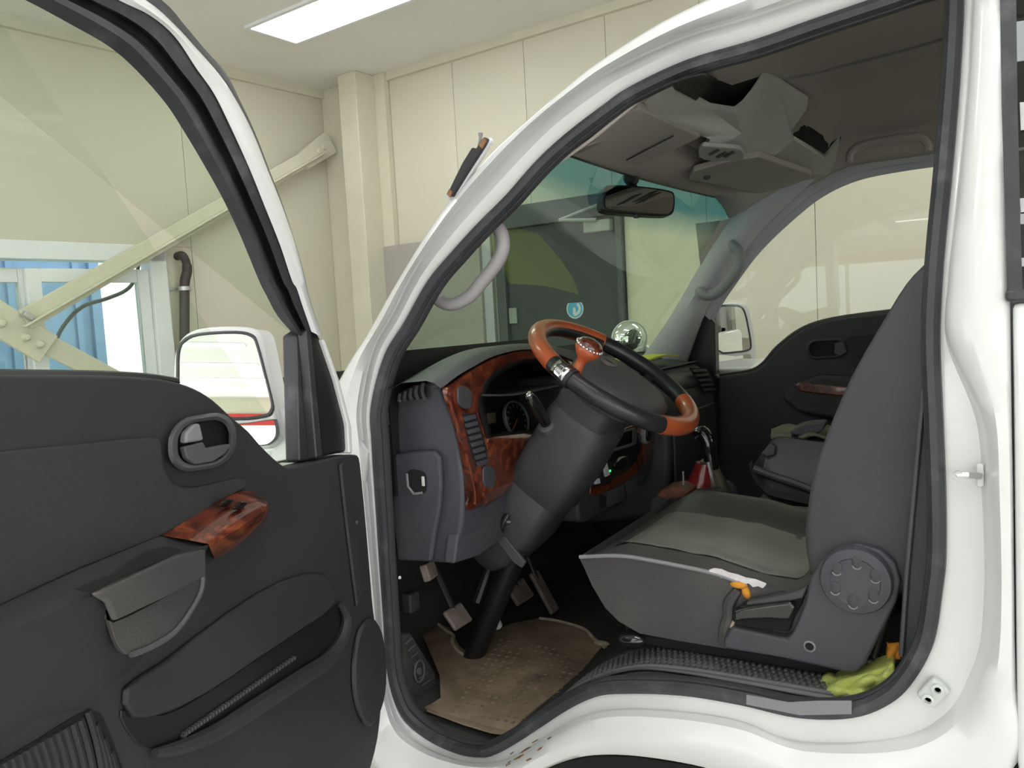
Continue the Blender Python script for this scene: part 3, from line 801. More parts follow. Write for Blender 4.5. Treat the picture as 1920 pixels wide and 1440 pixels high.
# inner handle
def rrect(cx, cy, w, h, r, sk=0, k=6):
    out = []
    for sx, sy, a in ((1, -1, -90), (1, 1, 0), (-1, 1, 90), (-1, -1, 180)):
        for i in range(k + 1):
            t = math.radians(a + 90 * i / k)
            x = sx * (w / 2 - r) + r * math.cos(t); y = sy * (h / 2 - r) + r * math.sin(t)
            out.append((cx + x, cy + y + sk * x))
    return out
hb = rrect(379, 829, 128, 104, 46, -.15); hi = rrect(381, 829, 96, 78, 33, -.15)
def ring_prism(o, i, fn, t0, t1, t2):
    m = MB()
    m.loft([[fn(*p, t0) for p in o], [fn(*p, t1) for p in o], [fn(*p, t2) for p in mixpx(o, i, .5)], [fn(*p, t1) for p in i], [fn(*p, t0 - .004) for p in i]], True)
    return m
dpart(ring_prism(hb, hi, dpx, .0, .012, .018), 'handle_bezel', 'plastic_light', 'rounded bezel of the inner handle', ang=60)
dpart(MB().prism([dpx(*p, -.001) for p in hi], DN * .004), 'handle_recess', 'black')
dpart(MB().prism([dpx(*p, .006) for p in [(334,838),(371,828),(376,840),(420,832),(424,836),(412,852),(390,866),(355,872),(340,860)]], DN * .010), 'handle_lever', 'plastic_light', bevel=.004)
dpart(MB().prism([dpx(*p, .006) for p in [(334,832),(336,812),(350,796),(362,793),(370,826)]], DN * .012), 'lock_tab', 'handle_dark', bevel=.004)
# armrest with pull scoop
def dl(pts, t): return [dpx(*p, t) for p in pts]
arm_t = [(-230,1236),(0,1131),(150,1063),(292,1004),(303,1003),(392,1022)]
arm_f = [(-230,1285),(0,1188),(165,1122),(250,1088),(330,1048),(393,1020)]
arm_b = [(-230,1480),(0,1400),(60,1350),(150,1330),(230,1268),(300,1200)]
arm = MB().loft([dl(arm_t, .002), dl(mixpx(arm_t, arm_f, .85), .045), dl(arm_f, .050), dl(mixpx(arm_f, arm_b, .10), .046), dl(mixpx(arm_f, arm_b, .55), .022), dl(arm_b, .0)], False)
dpart(arm, 'armrest', 'arm_plastic', 'moulded armrest of the door', ang=50)
dpart(MB().prism(dl([(134,1104),(200,1078),(270,1032),(310,1024),(340,1030),(300,1052),(230,1080),(165,1112)], .050), DN * .004), 'pull_cavity', 'void', bevel=.002)
dpart(MB().prism(dl([(162,1113),(240,1076),(320,1040),(376,1028),(377,1080),(300,1120),(205,1165),(190,1130)], .050), DN * .010), 'pull_handle', 'leather', 'worn pull handle of the armrest', bevel=.006)
cup = cr(dl([(192,1140),(205,1166),(300,1120),(372,1078),(378,1095),(368,1125),(330,1180),(290,1208),(246,1226),(222,1222),(205,1190)], .036), 3, True)
dpart(MB().prism(cup, DN * .006), 'pull_cup', 'leather', 'dusty cup below the pull handle', bevel=.004)
dpart(MB().tube(cr(dl([(376,1040),(379,1095),(366,1130),(330,1182),(285,1212),(246,1228)], .044), 4), .004, 6), 'cup_rim', 'plastic_light')
# burl switch panel
tp = [(303,1004),(350,974),(410,940),(452,919),(470,921),(492,934),(500,944),(496,952),(450,985),(392,1020)]
lowf = [(392,1021),(450,986),(496,953),(503,958),(504,974),(470,1005),(440,1028),(405,1048)]
top_r = dl(tp[:6], .004); top_f = dl([(392,1020),(420,1003),(450,984),(480,965),(499,949),(500,944)], .050)
sp = MB().loft([[p for p in dl([(303,1004),(350,974),(410,940),(445,922),(470,919),(492,932)], .004)], dl([(350,1012),(390,987),(430,963),(460,947),(482,937),(497,938)], .035), dl([(391,1020),(420,1003),(450,984),(480,965),(496,953),(502,944)], .052), dl([(392,1024),(421,1007),(451,988),(481,969),(497,957),(503,948)], .053), dl([(398,1038),(425,1024),(452,1006),(478,987),(497,971),(504,958)], .046), dl([(404,1049),(428,1036),(452,1018),(478,998),(498,980),(504,970)], .030), dl([(404,1049),(428,1036),(452,1018),(478,998),(498,980),(504,970)], .0)], False)
swp = dpart(sp, 'switch_panel', 'wood', 'glossy burl wood window switch panel', ang=40)
for q, t_ in (([(404,951),(420,939),(436,939),(423,953)], .021), ([(430,957),(446,944),(462,945),(449,958)], .036)):
    o = MB().prism([dpx(*p, t_) for p in q], DN * .007 + UP * .004).build('window_switch', M['gloss_black'], DR, bevel=.003)
    m_ = mixpx(q, [(sum(p[0] for p in q) / 4, sum(p[1] for p in q) / 4)] * 4, .55)
    MB().prism([dpx(*p, t_ + .0075) + UP * .004 for p in m_], DN * .001 + UP * .0008).build('switch_mark', M['chrome'], o)
# crease under the armrest, map pocket, slot with teeth
pk_o = [(222,1330),(245,1385),(285,1408),(330,1400),(400,1370),(480,1320),(560,1268),(612,1232),(638,1196),(646,1160),(636,1138),(622,1133),(560,1180),(470,1240),(380,1300),(300,1340)]
dpart(MB().prism(cr(dl(pk_o, -.001), 3, True), DN * .004), 'map_pocket', 'black', 'long map pocket low in the door trim', bevel=.003)
lipo = cr(dl([(290,1412),(330,1404),(400,1376),(480,1326),(560,1274),(614,1238),(642,1200),(650,1160),(640,1134)], .012), 4)
dpart(MB().tube(lipo, [.006 + .009 * math.sin(PI * i / (len(lipo) - 1)) for i in range(len(lipo))], 8), 'pocket_lip', 'trim_door')
pface = [(226,1290),(300,1240),(420,1150),(520,1090),(600,1075),(622,1131),(560,1178),(470,1238),(380,1298),(300,1336),(240,1345)]
dpart(MB().prism(cr(dl(pface, .0), 2, True), DN * .010), 'pocket_back', 'trim_door', bevel=.006, seg=3)
tooth = None
for k in range(38):
    u = k / 37
    x = lerp(338, 548, u); y = lerp(1378, 1232, u)
    if tooth is None:
        tooth = MB().prism([dpx(*p, .004) for p in [(x, y), (x + 4, y - 3), (x + 5, y + 4), (x + 1, y + 7)]], DN * .006).build('pocket_tooth', M['plastic_light'], DR)
        base_t = ORG[tooth]
    else:
        o = tooth.copy(); COL.objects.link(o)
        o.location = Vector(dpx(x + 2.5, y + 2, .007) - ORG[DR])
# ribbed speaker grille
spk = cr(dl([(-60,1470),(60,1390),(150,1336),(178,1334),(192,1350),(226,1440),(232,1500),(-60,1560)], -.001), 2, True)
dpart(MB().prism(spk, DN * .003), 'speaker_grille', 'void', 'ribbed speaker grille in the door')
for k in range(19):
    x = -50 + k * 14.2
    yt = lerp(1392, 1336, (x - 60) / 100) if x < 160 else lerp(1340, 1440, (x - 170) / 55)
    dpart(MB().tube(cr(dl([(x, yt + 6), (x + 16, yt + 60), (x + 30, yt + 130)], .004), 3), .0048, 6), 'grille_slat', 'trim_door')
# oval boss at the hinge end
ob_ = cr(dl([(690,1158),(708,1185),(716,1240),(714,1300),(700,1345),(682,1362),(666,1335),(657,1290),(657,1235),(668,1180)], .0), 3, True)
dpart(MB().prism(ob_, DN * .012), 'oval_boss', 'trim_door', 'smooth oval boss at the hinge end', bevel=.011, seg=3)
dpart(MB().prism(dl([(632,870),(640,866),(662,1000),(672,1100),(664,1140),(654,1060),(644,980)], .0), DN * .008), 'edge_ridge', 'trim_door', bevel=.007, seg=3)
dpart(MB().lathe(dpx(668, 980, .0), DN, [(.004, 0), (.003, .004)], 8), 'trim_clip', 'plastic_light')

# door mirror, outside the glass
MR = empty('door_mirror', dw(.3, 1.2, -.25), TK)
tag(MR, 'large white door mirror seen through the open door glass')
T0 = -.30
mo = [(322,712),(326,660),(340,632),(370,616),(430,611),(470,615),(486,628),(496,670),(508,730),(519,780),(522,815),(516,832),(498,842),(470,842),(420,835),(345,822),(322,800)]
mg = [(337,712),(338,662),(348,642),(374,630),(440,626),(470,632),(480,648),(494,700),(507,752),(506,768),(494,777),(440,782),(345,770),(335,750)]
mg2 = [(350,792),(440,796),(505,788),(514,792),(517,812),(510,826),(490,834),(430,828),(352,812)]
mfn = A3(.332, -.938, .098); mfn = mfn / np.linalg.norm(mfn)
mc = dpx(425, 700, T0)
def mp(px, py, t=0): return onp(px, py, mfn, mfn @ mc + t)
def mpart(mb, name, m, **k): return mb.build(name, M[m], MR, **k)
mpart(MB().prism(cr([mp(*p) for p in mo], 3, True), -mfn * .07), 'mirror_housing', 'paint_clean', bevel=.018, seg=4)
mpart(MB().loft([[mp(*p, .003) for p in cr([A3(*q, 0)[:2] for q in mg], 3, True)], [mp(*p, .006) for p in cr([A3(*q, 0)[:2] for q in mixpx(mg, [(425, 700)] * len(mg), -.04)], 3, True)], [mp(*p, .0) for p in cr([A3(*q, 0)[:2] for q in mixpx(mg, [(425, 700)] * len(mg), -.08)], 3, True)]], True), 'mirror_gasket', 'plastic', ang=60)
mgl = [mp(*p, .0025) for p in cr([A3(*q, 0)[:2] for q in mg], 3, True)]
mpart(MB().prism(mgl, mfn * .0005), 'mirror_glass', 'mirror', ang=30)
mg2l = [mp(*p, .0025) for p in cr([A3(*q, 0)[:2] for q in mg2], 3, True)]
mpart(MB().prism(mg2l, mfn * .0005), 'lower_mirror_glass', 'mirror', ang=30)
mpart(MB().loft([[mp(*p, .003) for p in cr([A3(*q, 0)[:2] for q in mg2], 3, True)], [mp(*p, .004) for p in cr([A3(*q, 0)[:2] for q in mixpx(mg2, [(433, 811)] * len(mg2), -.08)], 3, True)]], True), 'mirror_gasket', 'plastic')
mpart(MB().prism([mp(*p, -.02) for p in [(510,770),(522,766),(548,768),(552,760),(556,858),(505,868),(512,838)]], -mfn * .06), 'mirror_arm', 'paint_clean', bevel=.01)

# ---- dashboard
DB = empty('dashboard', (-1.1, .85, .8), TK)
tag(DB, 'blue-grey dashboard with burl wood trim')
def bpart(mb, name, m, label=None, **k):
    o = mb.build(name, M[m], DB, **k)
    if label: o['label'] = label
    return o
# end cheek facing the driver's door
ck = [(742,748),(770,722),(816,712),(824,722),(830,742),(848,790),(860,840),(867,890),(869,930),(866,980),(858,1020),(848,1058),(752,1053),(735,1040)]
cheek = [atY(*p, .125) for p in ck]
bpart(MB().prism(cheek, (0, .10, 0)), 'end_cheek', 'plastic_blue', 'blue-grey end cheek of the dashboard', bevel=.012, seg=3)
# raised coin pocket on the cheek
cp = [(744,850),(790,843),(822,842),(832,856),(835,900),(832,950),(822,1000),(815,1050),(752,1048),(742,960)]
bpart(MB().prism([atY(*p, .125) for p in cp], (0, -.016, 0)), 'cheek_pad', 'plastic_blue', bevel=.012, seg=3)
bpart(MB().prism([atY(*p, .109) for p in rrect(782, 903, 36, 44, 12, .15)], (0, -.002, 0)), 'coin_pocket', 'void', bevel=.0008)
bpart(MB().tube([atY(*p, .106) for p in [(763, 888), (765, 912), (776, 926), (792, 924)]], .003, 6), 'pocket_edge', 'handle_dark')
bpart(MB().box(atY(794, 902, .108), (.008, .006, .022)), 'pocket_catch', 'white_rubber', bevel=.002)
# demister grille on the corner
dm = bpart(MB().prism([atY(*p, .118) for p in [(746,742),(756,732),(795,718),(800,730),(798,748),(752,750)]], (0, -.002, 0)), 'corner_vent', 'void')
for x0, x1 in ((750, 752), (760, 763), (771, 774), (782, 785), (794, 797)):
    yt = lerp(738, 716, (x0 - 750) / 48)
    MB().tube(cr([atY(x0, yt, .116), atY(x0 - 2, yt + 15, .112), atY(x1, 749, .114)], 3), .0042, 6).build('vent_slat', M['plastic_blue'], DB)
# main body of the dashboard across the cab
prof = [(-1.28,1.165),(-1.10,1.195),(-1.02,1.20),(-.995,1.16),(-.985,1.0),(-1.0,.86),(-1.05,.83),(-1.38,.80),(-1.38,1.10)]
bpart(MB().prism([A3(x, .66, z) for x, z in prof], (0, .85, 0)), 'dash_body', 'plastic', bevel=.02, seg=3)
prf2 = [(-1.28,1.12),(-1.19,1.14),(-1.17,.98),(-.998,.97),(-1.0,.86),(-1.05,.83),(-1.38,.80)]
bpart(MB().prism([A3(x, .20, z) for x, z in prf2], (0, .46, 0)), 'dash_lower_body', 'plastic', bevel=.01)
# knee panel below the wood
bpart(MB().prism([atX(*p, -.992) for p in [(852,1058),(858,1010),(872,950),(900,955),(960,915),(1000,880),(1030,930),(985,985),(930,1020),(900,1042)]], (-.03, 0, 0)), 'knee_panel', 'plastic_blue', bevel=.006)
# burl fascia with the instrument opening
XW = -.972
fo = [(830,728),(842,722),(880,694),(925,670),(985,656),(1040,664),(1090,690),(1100,740),(1080,800),(1010,850),(985,872),(962,908),(930,938),(884,955),(874,952),(871,920),(868,880),(861,838),(849,792),(834,750)]
fi = [(905,735),(908,722),(920,706),(945,688),(985,674),(1035,680),(1078,704),(1086,742),(1068,790),(1010,812),(990,812),(965,815),(940,818),(926,820),(914,822),(911,815),(907,800),(903,785),(899,768),(897,750)]
fcr = lambda L_, x: cr([atX(*p, x) for p in L_], 3, True)
fas = MB().loft([fcr(fo, XW - .02), fcr(fo, XW), fcr(mixpx(fo, fi, .12), XW + .008), fcr(mixpx(fo, fi, .9), XW + .006), fcr(fi, XW), fcr(fi, XW - .03)], True)
bpart(fas, 'wood_fascia', 'wood', 'glossy burl wood instrument surround', ang=50)
# instrument hood and dial
hood = MB().loft([fcr(fi, XW - .004), fcr(mixpx(fi, [(990, 745)] * len(fi), .06), XW - .06), fcr(mixpx(fi, [(1000, 742)] * len(fi), .12), XW - .16)], True)
bpart(hood, 'instrument_hood', 'void', ang=60)
bpart(MB().prism([A3(XW - .165, y, z) for y, z in [(.10, .98), (.75, .98), (.75, 1.30), (.10, 1.30)]], (-.005, 0, 0)), 'instrument_panel', 'black')
dpos = atX(968, 786, XW - .13); dax = A3(1, -.1, .28); dax /= np.linalg.norm(dax)
gr_ = .046
gau = bpart(MB().lathe(dpos, dax, [(.002, .001), (gr_, .001)], 32), 'gauge', 'gloss_black', 'round speedometer dial')
MB().lathe(dpos, dax, [(gr_, -.004), (gr_ + .003, .006), (gr_ + .006, .004), (gr_ + .006, -.004)], 32).build('gauge_ring', M['handle_dark'], DB)
du = A3(0, 0, 1) - dax * dax[2]; du /= np.linalg.norm(du); dv = np.cross(dax, du)
mk = MB()
for k in range(11):
    a = math.radians(-130 + 26 * k)
    d = du * math.cos(a) - dv * math.sin(a)
    mk.box(dpos + d * gr_ * .80 + dax * .0025, (.009, .003, .001), (d, np.cross(dax, d), dax))
bpart(mk, 'gauge_marks', 'dial')
nd = du * -.5 + dv * .6; nd /= np.linalg.norm(nd)
bpart(MB().tube([dpos + dax * .004, dpos + dax * .004 + nd * .032], .0015, 5), 'gauge_needle', 'needle')
for p in ((925, 824), (946, 819)):
    c = atX(*p, XW - .12)
    bpart(MB().tube([c + (du * math.sin(t) + dv * math.cos(t)) * .013 for t in np.linspace(.2, PI - .2, 10)], .0018, 5), 'warning_arc', 'handle_dark')
bpart(MB().prism([atX(*p, XW - .12) for p in [(912,775),(928,773),(930,792),(914,796)]], (.001, 0, 0)), 'display_patch', 'clear_cover')
# brow over the instruments
bo = [(808,714),(818,710),(850,691),(883,670),(930,651),(981,644),(1040,648),(1100,664),(1150,690)]
bi = [(826,728),(834,723),(856,706),(883,690),(928,667),(985,655),(1040,662),(1094,686),(1130,712)]
bro = cr([atX(*p, -.985) for p in bo], 4); bri = cr([atX(*p, -.965) for p in bi], 4)
brow = MB().loft([[p + A3(-.22, 0, -.06) for p in bro], [p + A3(-.08, 0, -.004) for p in bro], [p + A3(-.012, 0, .0) for p in bro], [p + A3(.010, 0, -.006) for p in bro], bri, [p + A3(-.02, 0, -.004) for p in bri]], False)
bpart(brow, 'instrument_brow', 'plastic_light', 'grey brow over the instruments', ang=50)
# driver side vent in the wood: two oval plugs and a louvre stack
for (cx, cy, w, h, sk) in ((868, 745, 27, 42, .3), (914, 894, 23, 42, .25)):
    o = bpart(MB().prism([atX(*p, XW + .006) for p in rrect(cx, cy, w, h, w * .48, sk)], (.006, 0, 0)), 'round_plug', 'plastic', bevel=.004)
vx = [(864,776),(889,774),(912,838),(911,866),(890,872),(876,830)]
bpart(MB().prism([atX(*p, XW + .005) for p in vx], (.003, 0, 0)), 'vent_box', 'void')
for k in range(8):
    u = k / 7
    x0 = lerp(866, 891, u); x1 = lerp(889, 911, u); y = lerp(780, 864, u)
    bpart(MB().prism([atX(*p, XW + .007) for p in [(x0, y + 2), (x1, y - 4), (x1 + 1, y + 3), (x0 + 2, y + 9)]], (.006, 0, -.002)), 'vent_slat', 'plastic_blue', bevel=.0015)
bpart(MB().tube(cr([atX(*p, XW + .009) for p in [(893, 772), (902, 800), (914, 840), (914, 850)]], 3), .0028, 6), 'vent_trim', 'wood')
bpart(MB().tube(cr([atX(*p, XW + .006) for p in [(838, 738), (850, 775), (866, 830), (878, 870), (888, 915), (890, 945)]], 4), .004, 6), 'fascia_ridge', 'wood')

# centre stack
XC = -.885
cs = [(1085,930),(1100,860),(1160,790),(1215,765),(1240,790),(1236,830),(1222,880),(1196,920),(1165,948),(1120,970),(1090,980)]
bpart(MB().prism(cr([atX(*p, XC) for p in cs], 2, True), (-.12, 0, 0)), 'centre_stack', 'plastic', bevel=.012, seg=3)
cw = [(1104,926),(1112,880),(1150,815),(1190,795),(1224,790),(1226,812),(1218,848),(1200,880),(1170,903),(1130,924)]
bpart(MB().prism(cr([atX(*p, XC) for p in cw], 2, True), (.006, 0, 0)), 'stack_bezel', 'wood', 'burl bezel of the centre stack', bevel=.004)
ci = [(1112,914),(1118,872),(1140,835),(1185,812),(1202,818),(1196,850),(1180,878),(1150,896)]
bpart(MB().prism(cr([atX(*p, XC + .006) for p in ci], 2, True), (.003, 0, 0)), 'stack_face', 'gloss_black')
bpart(ring_prism(rrect(1164, 826, 60, 34, 5, -.32), rrect(1162, 826, 46, 24, 3, -.32), lambda a, b, t: atX(a, b, XC + .007 + t), .0, .006, .008), 'screen_frame', 'plastic_light')
bpart(MB().prism([atX(*p, XC + .008) for p in rrect(1162, 826, 46, 24, 3, -.32)], (.001, 0, 0)), 'screen', 'gloss_black')
kn = atX(1207, 816, XC + .006)
bpart(MB().lathe(kn, (1, 0, 0), [(.025, 0), (.026, .010), (.021, .014), (.019, .008)], 24), 'knob_ring', 'handle_dark')
bpart(MB().lathe(kn, (1, 0, 0), [(.018, 0), (.017, .018), (.006, .022)], 20), 'control_knob', 'gloss_black', bevel=.001)
bpart(MB().ellip(atX(1165, 868, XC + .010), (.008, .055, .018)), 'cassette_lid', 'gloss_black')
bpart(MB().prism([atX(*p, XC + .010) for p in [(1125,868),(1132,866),(1138,890),(1130,894)]], (.010, 0, 0)), 'white_tag', 'label_white', bevel=.002)
bpart(MB().prism([atX(*p, XC + .010) for p in [(1112,898),(1120,896),(1121,906),(1112,908)]], (.008, 0, 0)), 'white_tag', 'label_white', bevel=.002)
bpart(MB().prism([atX(*p, XC + .010) for p in [(1120,872),(1136,868),(1148,896),(1140,908),(1112,912)]], (.006, 0, 0)), 'plug_unit', 'gloss_black', bevel=.003)
bpart(MB().box(atX(1144, 883, XC + .018), (.002, .008, .005)), 'indicator_light', 'green_led')
for q in ([(1137,922),(1168,908),(1172,938),(1140,950)], [(1172,906),(1192,896),(1196,924),(1176,936)]):
    bpart(MB().prism([atX(*p, XC) for p in q], (.003, 0, 0)), 'switch_blank', 'plastic_light', bevel=.002)
bpart(MB().prism([atX(*p, XC) for p in rrect(1128, 940, 12, 26, 6)], (.003, 0, 0)), 'switch_slot', 'void')
# passenger side of the dash: rounded top, vents, glovebox
pp_ = [(-1.25,1.165),(-1.08,1.190),(-.96,1.182),(-.885,1.155),(-.845,1.09),(-.835,1.0),(-.835,.90),(-.86,.78),(-.95,.72),(-1.25,.72)]
bpart(MB().prism(cr([A3(x, 1.02, z) for x, z in pp_], 3, True), (0, .50, 0)), 'passenger_dash', 'plastic', bevel=.02, seg=3)
bpart(MB().tube([A3(-.885, 1.06, 1.125), A3(-.875, 1.38, 1.120)], .036, 16), 'dash_roll', 'plastic_light', bevel=.008)
bpart(MB().prism([A3(-.835, y, z) for y, z in [(1.05, 1.035), (1.47, 1.035), (1.47, .80), (1.05, .80)]], (.010, 0, 0)), 'glovebox_lid', 'plastic', bevel=.006)
pv = bpart(MB().prism([atX(*p, -.842) for p in [(1292,690),(1318,690),(1334,705),(1338,730),(1318,732),(1306,712)]], (.004, 0, 0)), 'passenger_vent', 'void')
for k in range(5):
    bpart(MB().prism([atX(*p, -.836) for p in [(1296 + k * 5, 693 + k * 9), (1322 + k * 4, 692 + k * 9), (1324 + k * 4, 696 + k * 9), (1298 + k * 5, 698 + k * 9)]], (.006, 0, 0)), 'vent_slat', 'plastic', bevel=.001)
# dash top deck up to the screen
def deckp(u, v):
    a = ws(lerp(.03, 1.02, v), .0, -.01) + A3(-.02, 0, lerp(-.004, -.03, sstep(v / .25)))
    b = A3(-.985 if v < .55 else lerp(-.985, -.90, sstep((v - .55) / .1)), lerp(.14, 1.52, v), lerp(1.198, 1.175, sstep(v / .2)))
    return lerp(a, b, u)
deck = MB().grid(deckp, 6, 36)
bpart(deck, 'dash_deck', 'plastic_light', solid=.004)

# ---- steering column and wheel
AL = math.radians(35)
WC = A3(-.73, .40, 1.22)
wy = A3(0, 1, 0); wv = A3(math.cos(AL), 0, -math.sin(AL)); wn_ = A3(math.sin(AL), 0, math.cos(AL))
SWL = empty('steering_wheel', WC, TK)
tag(SWL, 'black steering wheel with orange wood rim sections')
def wpart(mb, name, m, label=None, **k):
    o = mb.build(name, M[m], SWL, **k)
    if label: o['label'] = label
    return o
def wp(a, r, h=0):      # a in degrees, measured from the far side (+Y) towards the driver
    a = math.radians(a); return WC + (wy * math.cos(a) + wv * math.sin(a)) * r + wn_ * h
RR, RT = .196, .0195
def rim(a0, a1, rt, name, m, n=26, label=None):
    path = [wp(a, RR) for a in np.linspace(a0, a1, n)]
    return wpart(MB().tube(path, rt, 16), name, m, label, ang=60)
rim(118, 191, RT, 'rim_leather', 'rim_black')
rim(-38, 44, RT, 'rim_leather', 'rim_black')
rim(200, 323, RT + .001, 'rim_wood', 'rim_wood', label='orange wood section of the rim')
rim(43, 119, RT + .001, 'rim_wood', 'rim_wood', label='orange wood section of the rim')
rim(190.5, 200.5, RT + .0005, 'rim_collar', 'rim_black', 6)
wpart(MB().tube([wp(a, RR - .0105) for a in np.linspace(232, 322, 24)], .0130, 12), 'rim_inner_band', 'rim_black', ang=60)
# silver badge on the rim collar, driver's side
cg = wp(190, RR)
e_t = wp(192, RR) - wp(188, RR); e_t /= np.linalg.norm(e_t)
vw = CAM - cg; vw -= e_t * (vw @ e_t); vw /= np.linalg.norm(vw); sd = np.cross(e_t, vw)
bd = MB().loft([[cg + e_t * x + (vw * math.cos(a) + sd * math.sin(a)) * (RT + .003) for a in np.linspace(-.75, .75, 9)] for x in (-.018, -.006, .006, .018)], False)
wpart(bd, 'rim_badge', 'chrome', 'silver badge on the rim', solid=.003)
bm_ = MB()
for x, w in ((-.010, .006), (-.002, .004), (.005, .007), (.011, .003)):
    bm_.loft([[cg + e_t * (x + k * w / 2) + (vw * math.cos(a) + sd * math.sin(a)) * (RT + .0052) for a in np.linspace(.05, .32, 4)] for k in (-1, 1)], False)
wpart(bm_, 'badge_print', 'plastic_light', solid=.0004)
# hub pad, spokes, emblem
def wring(rx, ry, h, cx=0, cy=0, n=36, pw=2.4):
    out = []
    for k in range(n):
        t = 2 * PI * k / n; c, s_ = math.cos(t), math.sin(t)
        out.append(WC + wy * (cx + rx * math.copysign(abs(c) ** (2 / pw), c)) + wv * (cy + ry * math.copysign(abs(s_) ** (2 / pw), s_)) + wn_ * h)
    return out
pad = MB().loft([wring(.075, .065, -.075), wring(.100, .095, -.055, .0, .02), wring(.122, .115, -.030, 0, .026), wring(.122, .115, -.012, 0, .026), wring(.110, .102, .002, 0, .022), wring(.078, .070, .012, 0, .010), wring(.02, .02, .016, 0, .004)], True, True)
wpart(pad, 'hub_pad', 'plastic_light', 'dusty grey horn pad', ang=60)
sp_ = MB()
for a, w in ((8, .030), (172, .030), (78, .036), (102, .036)):
    p = [wp(a, .075, -.035), wp(a, .12, -.036), wp(a, .165, -.020), wp(a, RR - .006, -.004)]
    sp_.tube(cr(p, 4), [w * .8] * 5 + [w * .6] * 4 + [w * .45] * 4, 10, flat=(wn_, .5))
wpart(sp_, 'spokes', 'rim_black', ang=60)
ec = (0.002, -.026)
el = MB()
el.tube([WC + wy * (ec[0] + .024 * math.cos(t)) + wv * (ec[1] + .017 * math.sin(t)) + wn_ * .0168 for t in np.linspace(0, 2 * PI, 28)[:-1]], .0022, 6, True)
el.tube([WC + wy * (ec[0] + .012 * math.cos(t)) + wv * (ec[1] + .014 * math.sin(t)) + wn_ * .0172 for t in np.linspace(0, 2 * PI, 20)[:-1]], .0018, 6, True)
wpart(el, 'emblem', 'pedal', 'oval ring emblem on the horn pad')
wpart(MB().tube(cr([WC + wy * x + wv * y + wn_ * h for x, y, h in [(-.092, .045, .006), (-.045, .066, .0085), (.045, .066, .0085), (.092, .045, .006)]], 5), .0015, 5), 'pad_seam', 'black')
# spinner knob clamped on the rim
kf = wp(186, RR - .016, .012)
kb = MB().lathe(kf, wn_, [(.013, -.01), (.012, .012), (.010, .022), (.012, .032), (.022, .042), (.0285, .052), (.0290, .062), (.024, .066)], 24)
wpart(kb, 'spinner_knob', 'rim_wood', 'orange wood spinner knob with silver beads', ang=60)
wpart(MB().lathe(kf, wn_, [(.0275, .062), (.0275, .068), (.022, .074), (.010, .078), (.002, .079)], 24), 'knob_crystal', 'wood', ang=60)
for k in range(22):
    a = 2 * PI * k / 22
    wpart(MB().ellip(kf + wn_ * .063 + (wy * math.cos(a) + wv * math.sin(a)) * .0285, (.0034, .0034, .0034), 8, 6), 'knob_bead', 'chrome')
swl = MB()
swl.tube(cr([kf + wn_ * (.075 - .004 * abs(x) / .02) + wy * x + wv * y for x, y in [(-.016, -.004), (-.010, -.014), (.002, -.010), (.006, .004), (.014, .008), (.018, -.004)]], 4), .003, 6)
wpart(swl, 'knob_inlay', 'chrome')
wpart(MB().lathe(wp(186, RR), wp(187, RR) - wp(185, RR), [(RT + .004, -.012), (RT + .004, .012)], 18), 'knob_clamp', 'rim_black', bevel=.002)

# column shroud
SCo = empty('steering_column', WC - wn_ * .5, TK)
tag(SCo, 'blue-grey steering column shroud with stalk')
def cpart(mb, name, m, label=None, **k):
    o = mb.build(name, M[m], SCo, **k)
    if label: o['label'] = label
    return o
def csec(s_, hy, hv, cy=0, cv=0, pw=4, n=32):
    out = []
    for k in range(n):
        t = 2 * PI * k / n; c, q = math.cos(t), math.sin(t)
        out.append(WC - wn_ * s_ + wy * (cy + hy * math.copysign(abs(c) ** (2 / pw), c)) + wv * (cv + hv * math.copysign(abs(q) ** (2 / pw), q)))
    return out
cpart(MB().loft([csec(.055, .082, .070), csec(.075, .088, .074), csec(.11, .088, .074), csec(.115, .080, .066)], True, True), 'column_collar', 'plastic', ang=40)
cpart(MB().loft([csec(.100, .075, .060, .0), csec(.108, .086, .074, .0), csec(.13, .090, .080, .0), csec(.24, .088, .084, .0, .0), csec(.335, .080, .082, .0, -.005), csec(.345, .070, .072, .0, -.005)], True, True), 'column_shroud', 'plastic_blue', 'blue-grey shroud of the steering column', ang=45)
cpart(MB().loft([csec(.325, .068, .066, .0, -.008), csec(.335, .078, .078, .0, -.010), csec(.44, .080, .078, -.004, -.012), csec(.53, .076, .062, -.006, -.02), csec(.575, .060, .042, -.006, -.03), csec(.59, .04, .02, -.006, -.035)], True, True), 'knee_cover', 'plastic', 'dark lower cover of the steering column', ang=45)
st0 = atY(1026, 798, .315); st1 = atY(993, 742, .245)
cpart(MB().lathe(st0, st1 - st0, [(.022, -.015), (.022, .004), (.016, .008)], 20), 'stalk_ring', 'plastic_light', bevel=.001)
stv = (st1 - st0)
cpart(MB().tube([st0, lerp(st0, st1, .25), lerp(st0, st1, .55), lerp(st0, st1, .9), st1], [.013, .012, .0145, .013, .010], 12), 'stalk', 'gloss_black', 'black multi-function stalk')
cpart(MB().lathe(st1, stv, [(.0085, .0), (.0080, .006), (.005, .008)], 14), 'stalk_tip', 'chrome')
cpart(MB().prism([atY(*p, .315) for p in [(928,1012),(945,1005),(985,1055),(978,1066),(962,1055)]], (0, .01, 0)), 'cover_edge', 'plastic_light', bevel=.003)
cpart(MB().tube(cr([atY(940, 1000, .31), atY(944, 980, .30), atY(952, 965, .31)], 3), .006, 8), 'tilt_lever', 'black')
cpart(MB().box(atY(950, 978, .305), (.022, .006, .006)), 'lever_tip', 'handle_dark', bevel=.002)
cpart(MB().tube([A3(-1.00, .385, .80), A3(-1.06, .385, .68), A3(-1.19, .38, .42)], [.030, .028, .026], 16), 'column_boot', 'black')
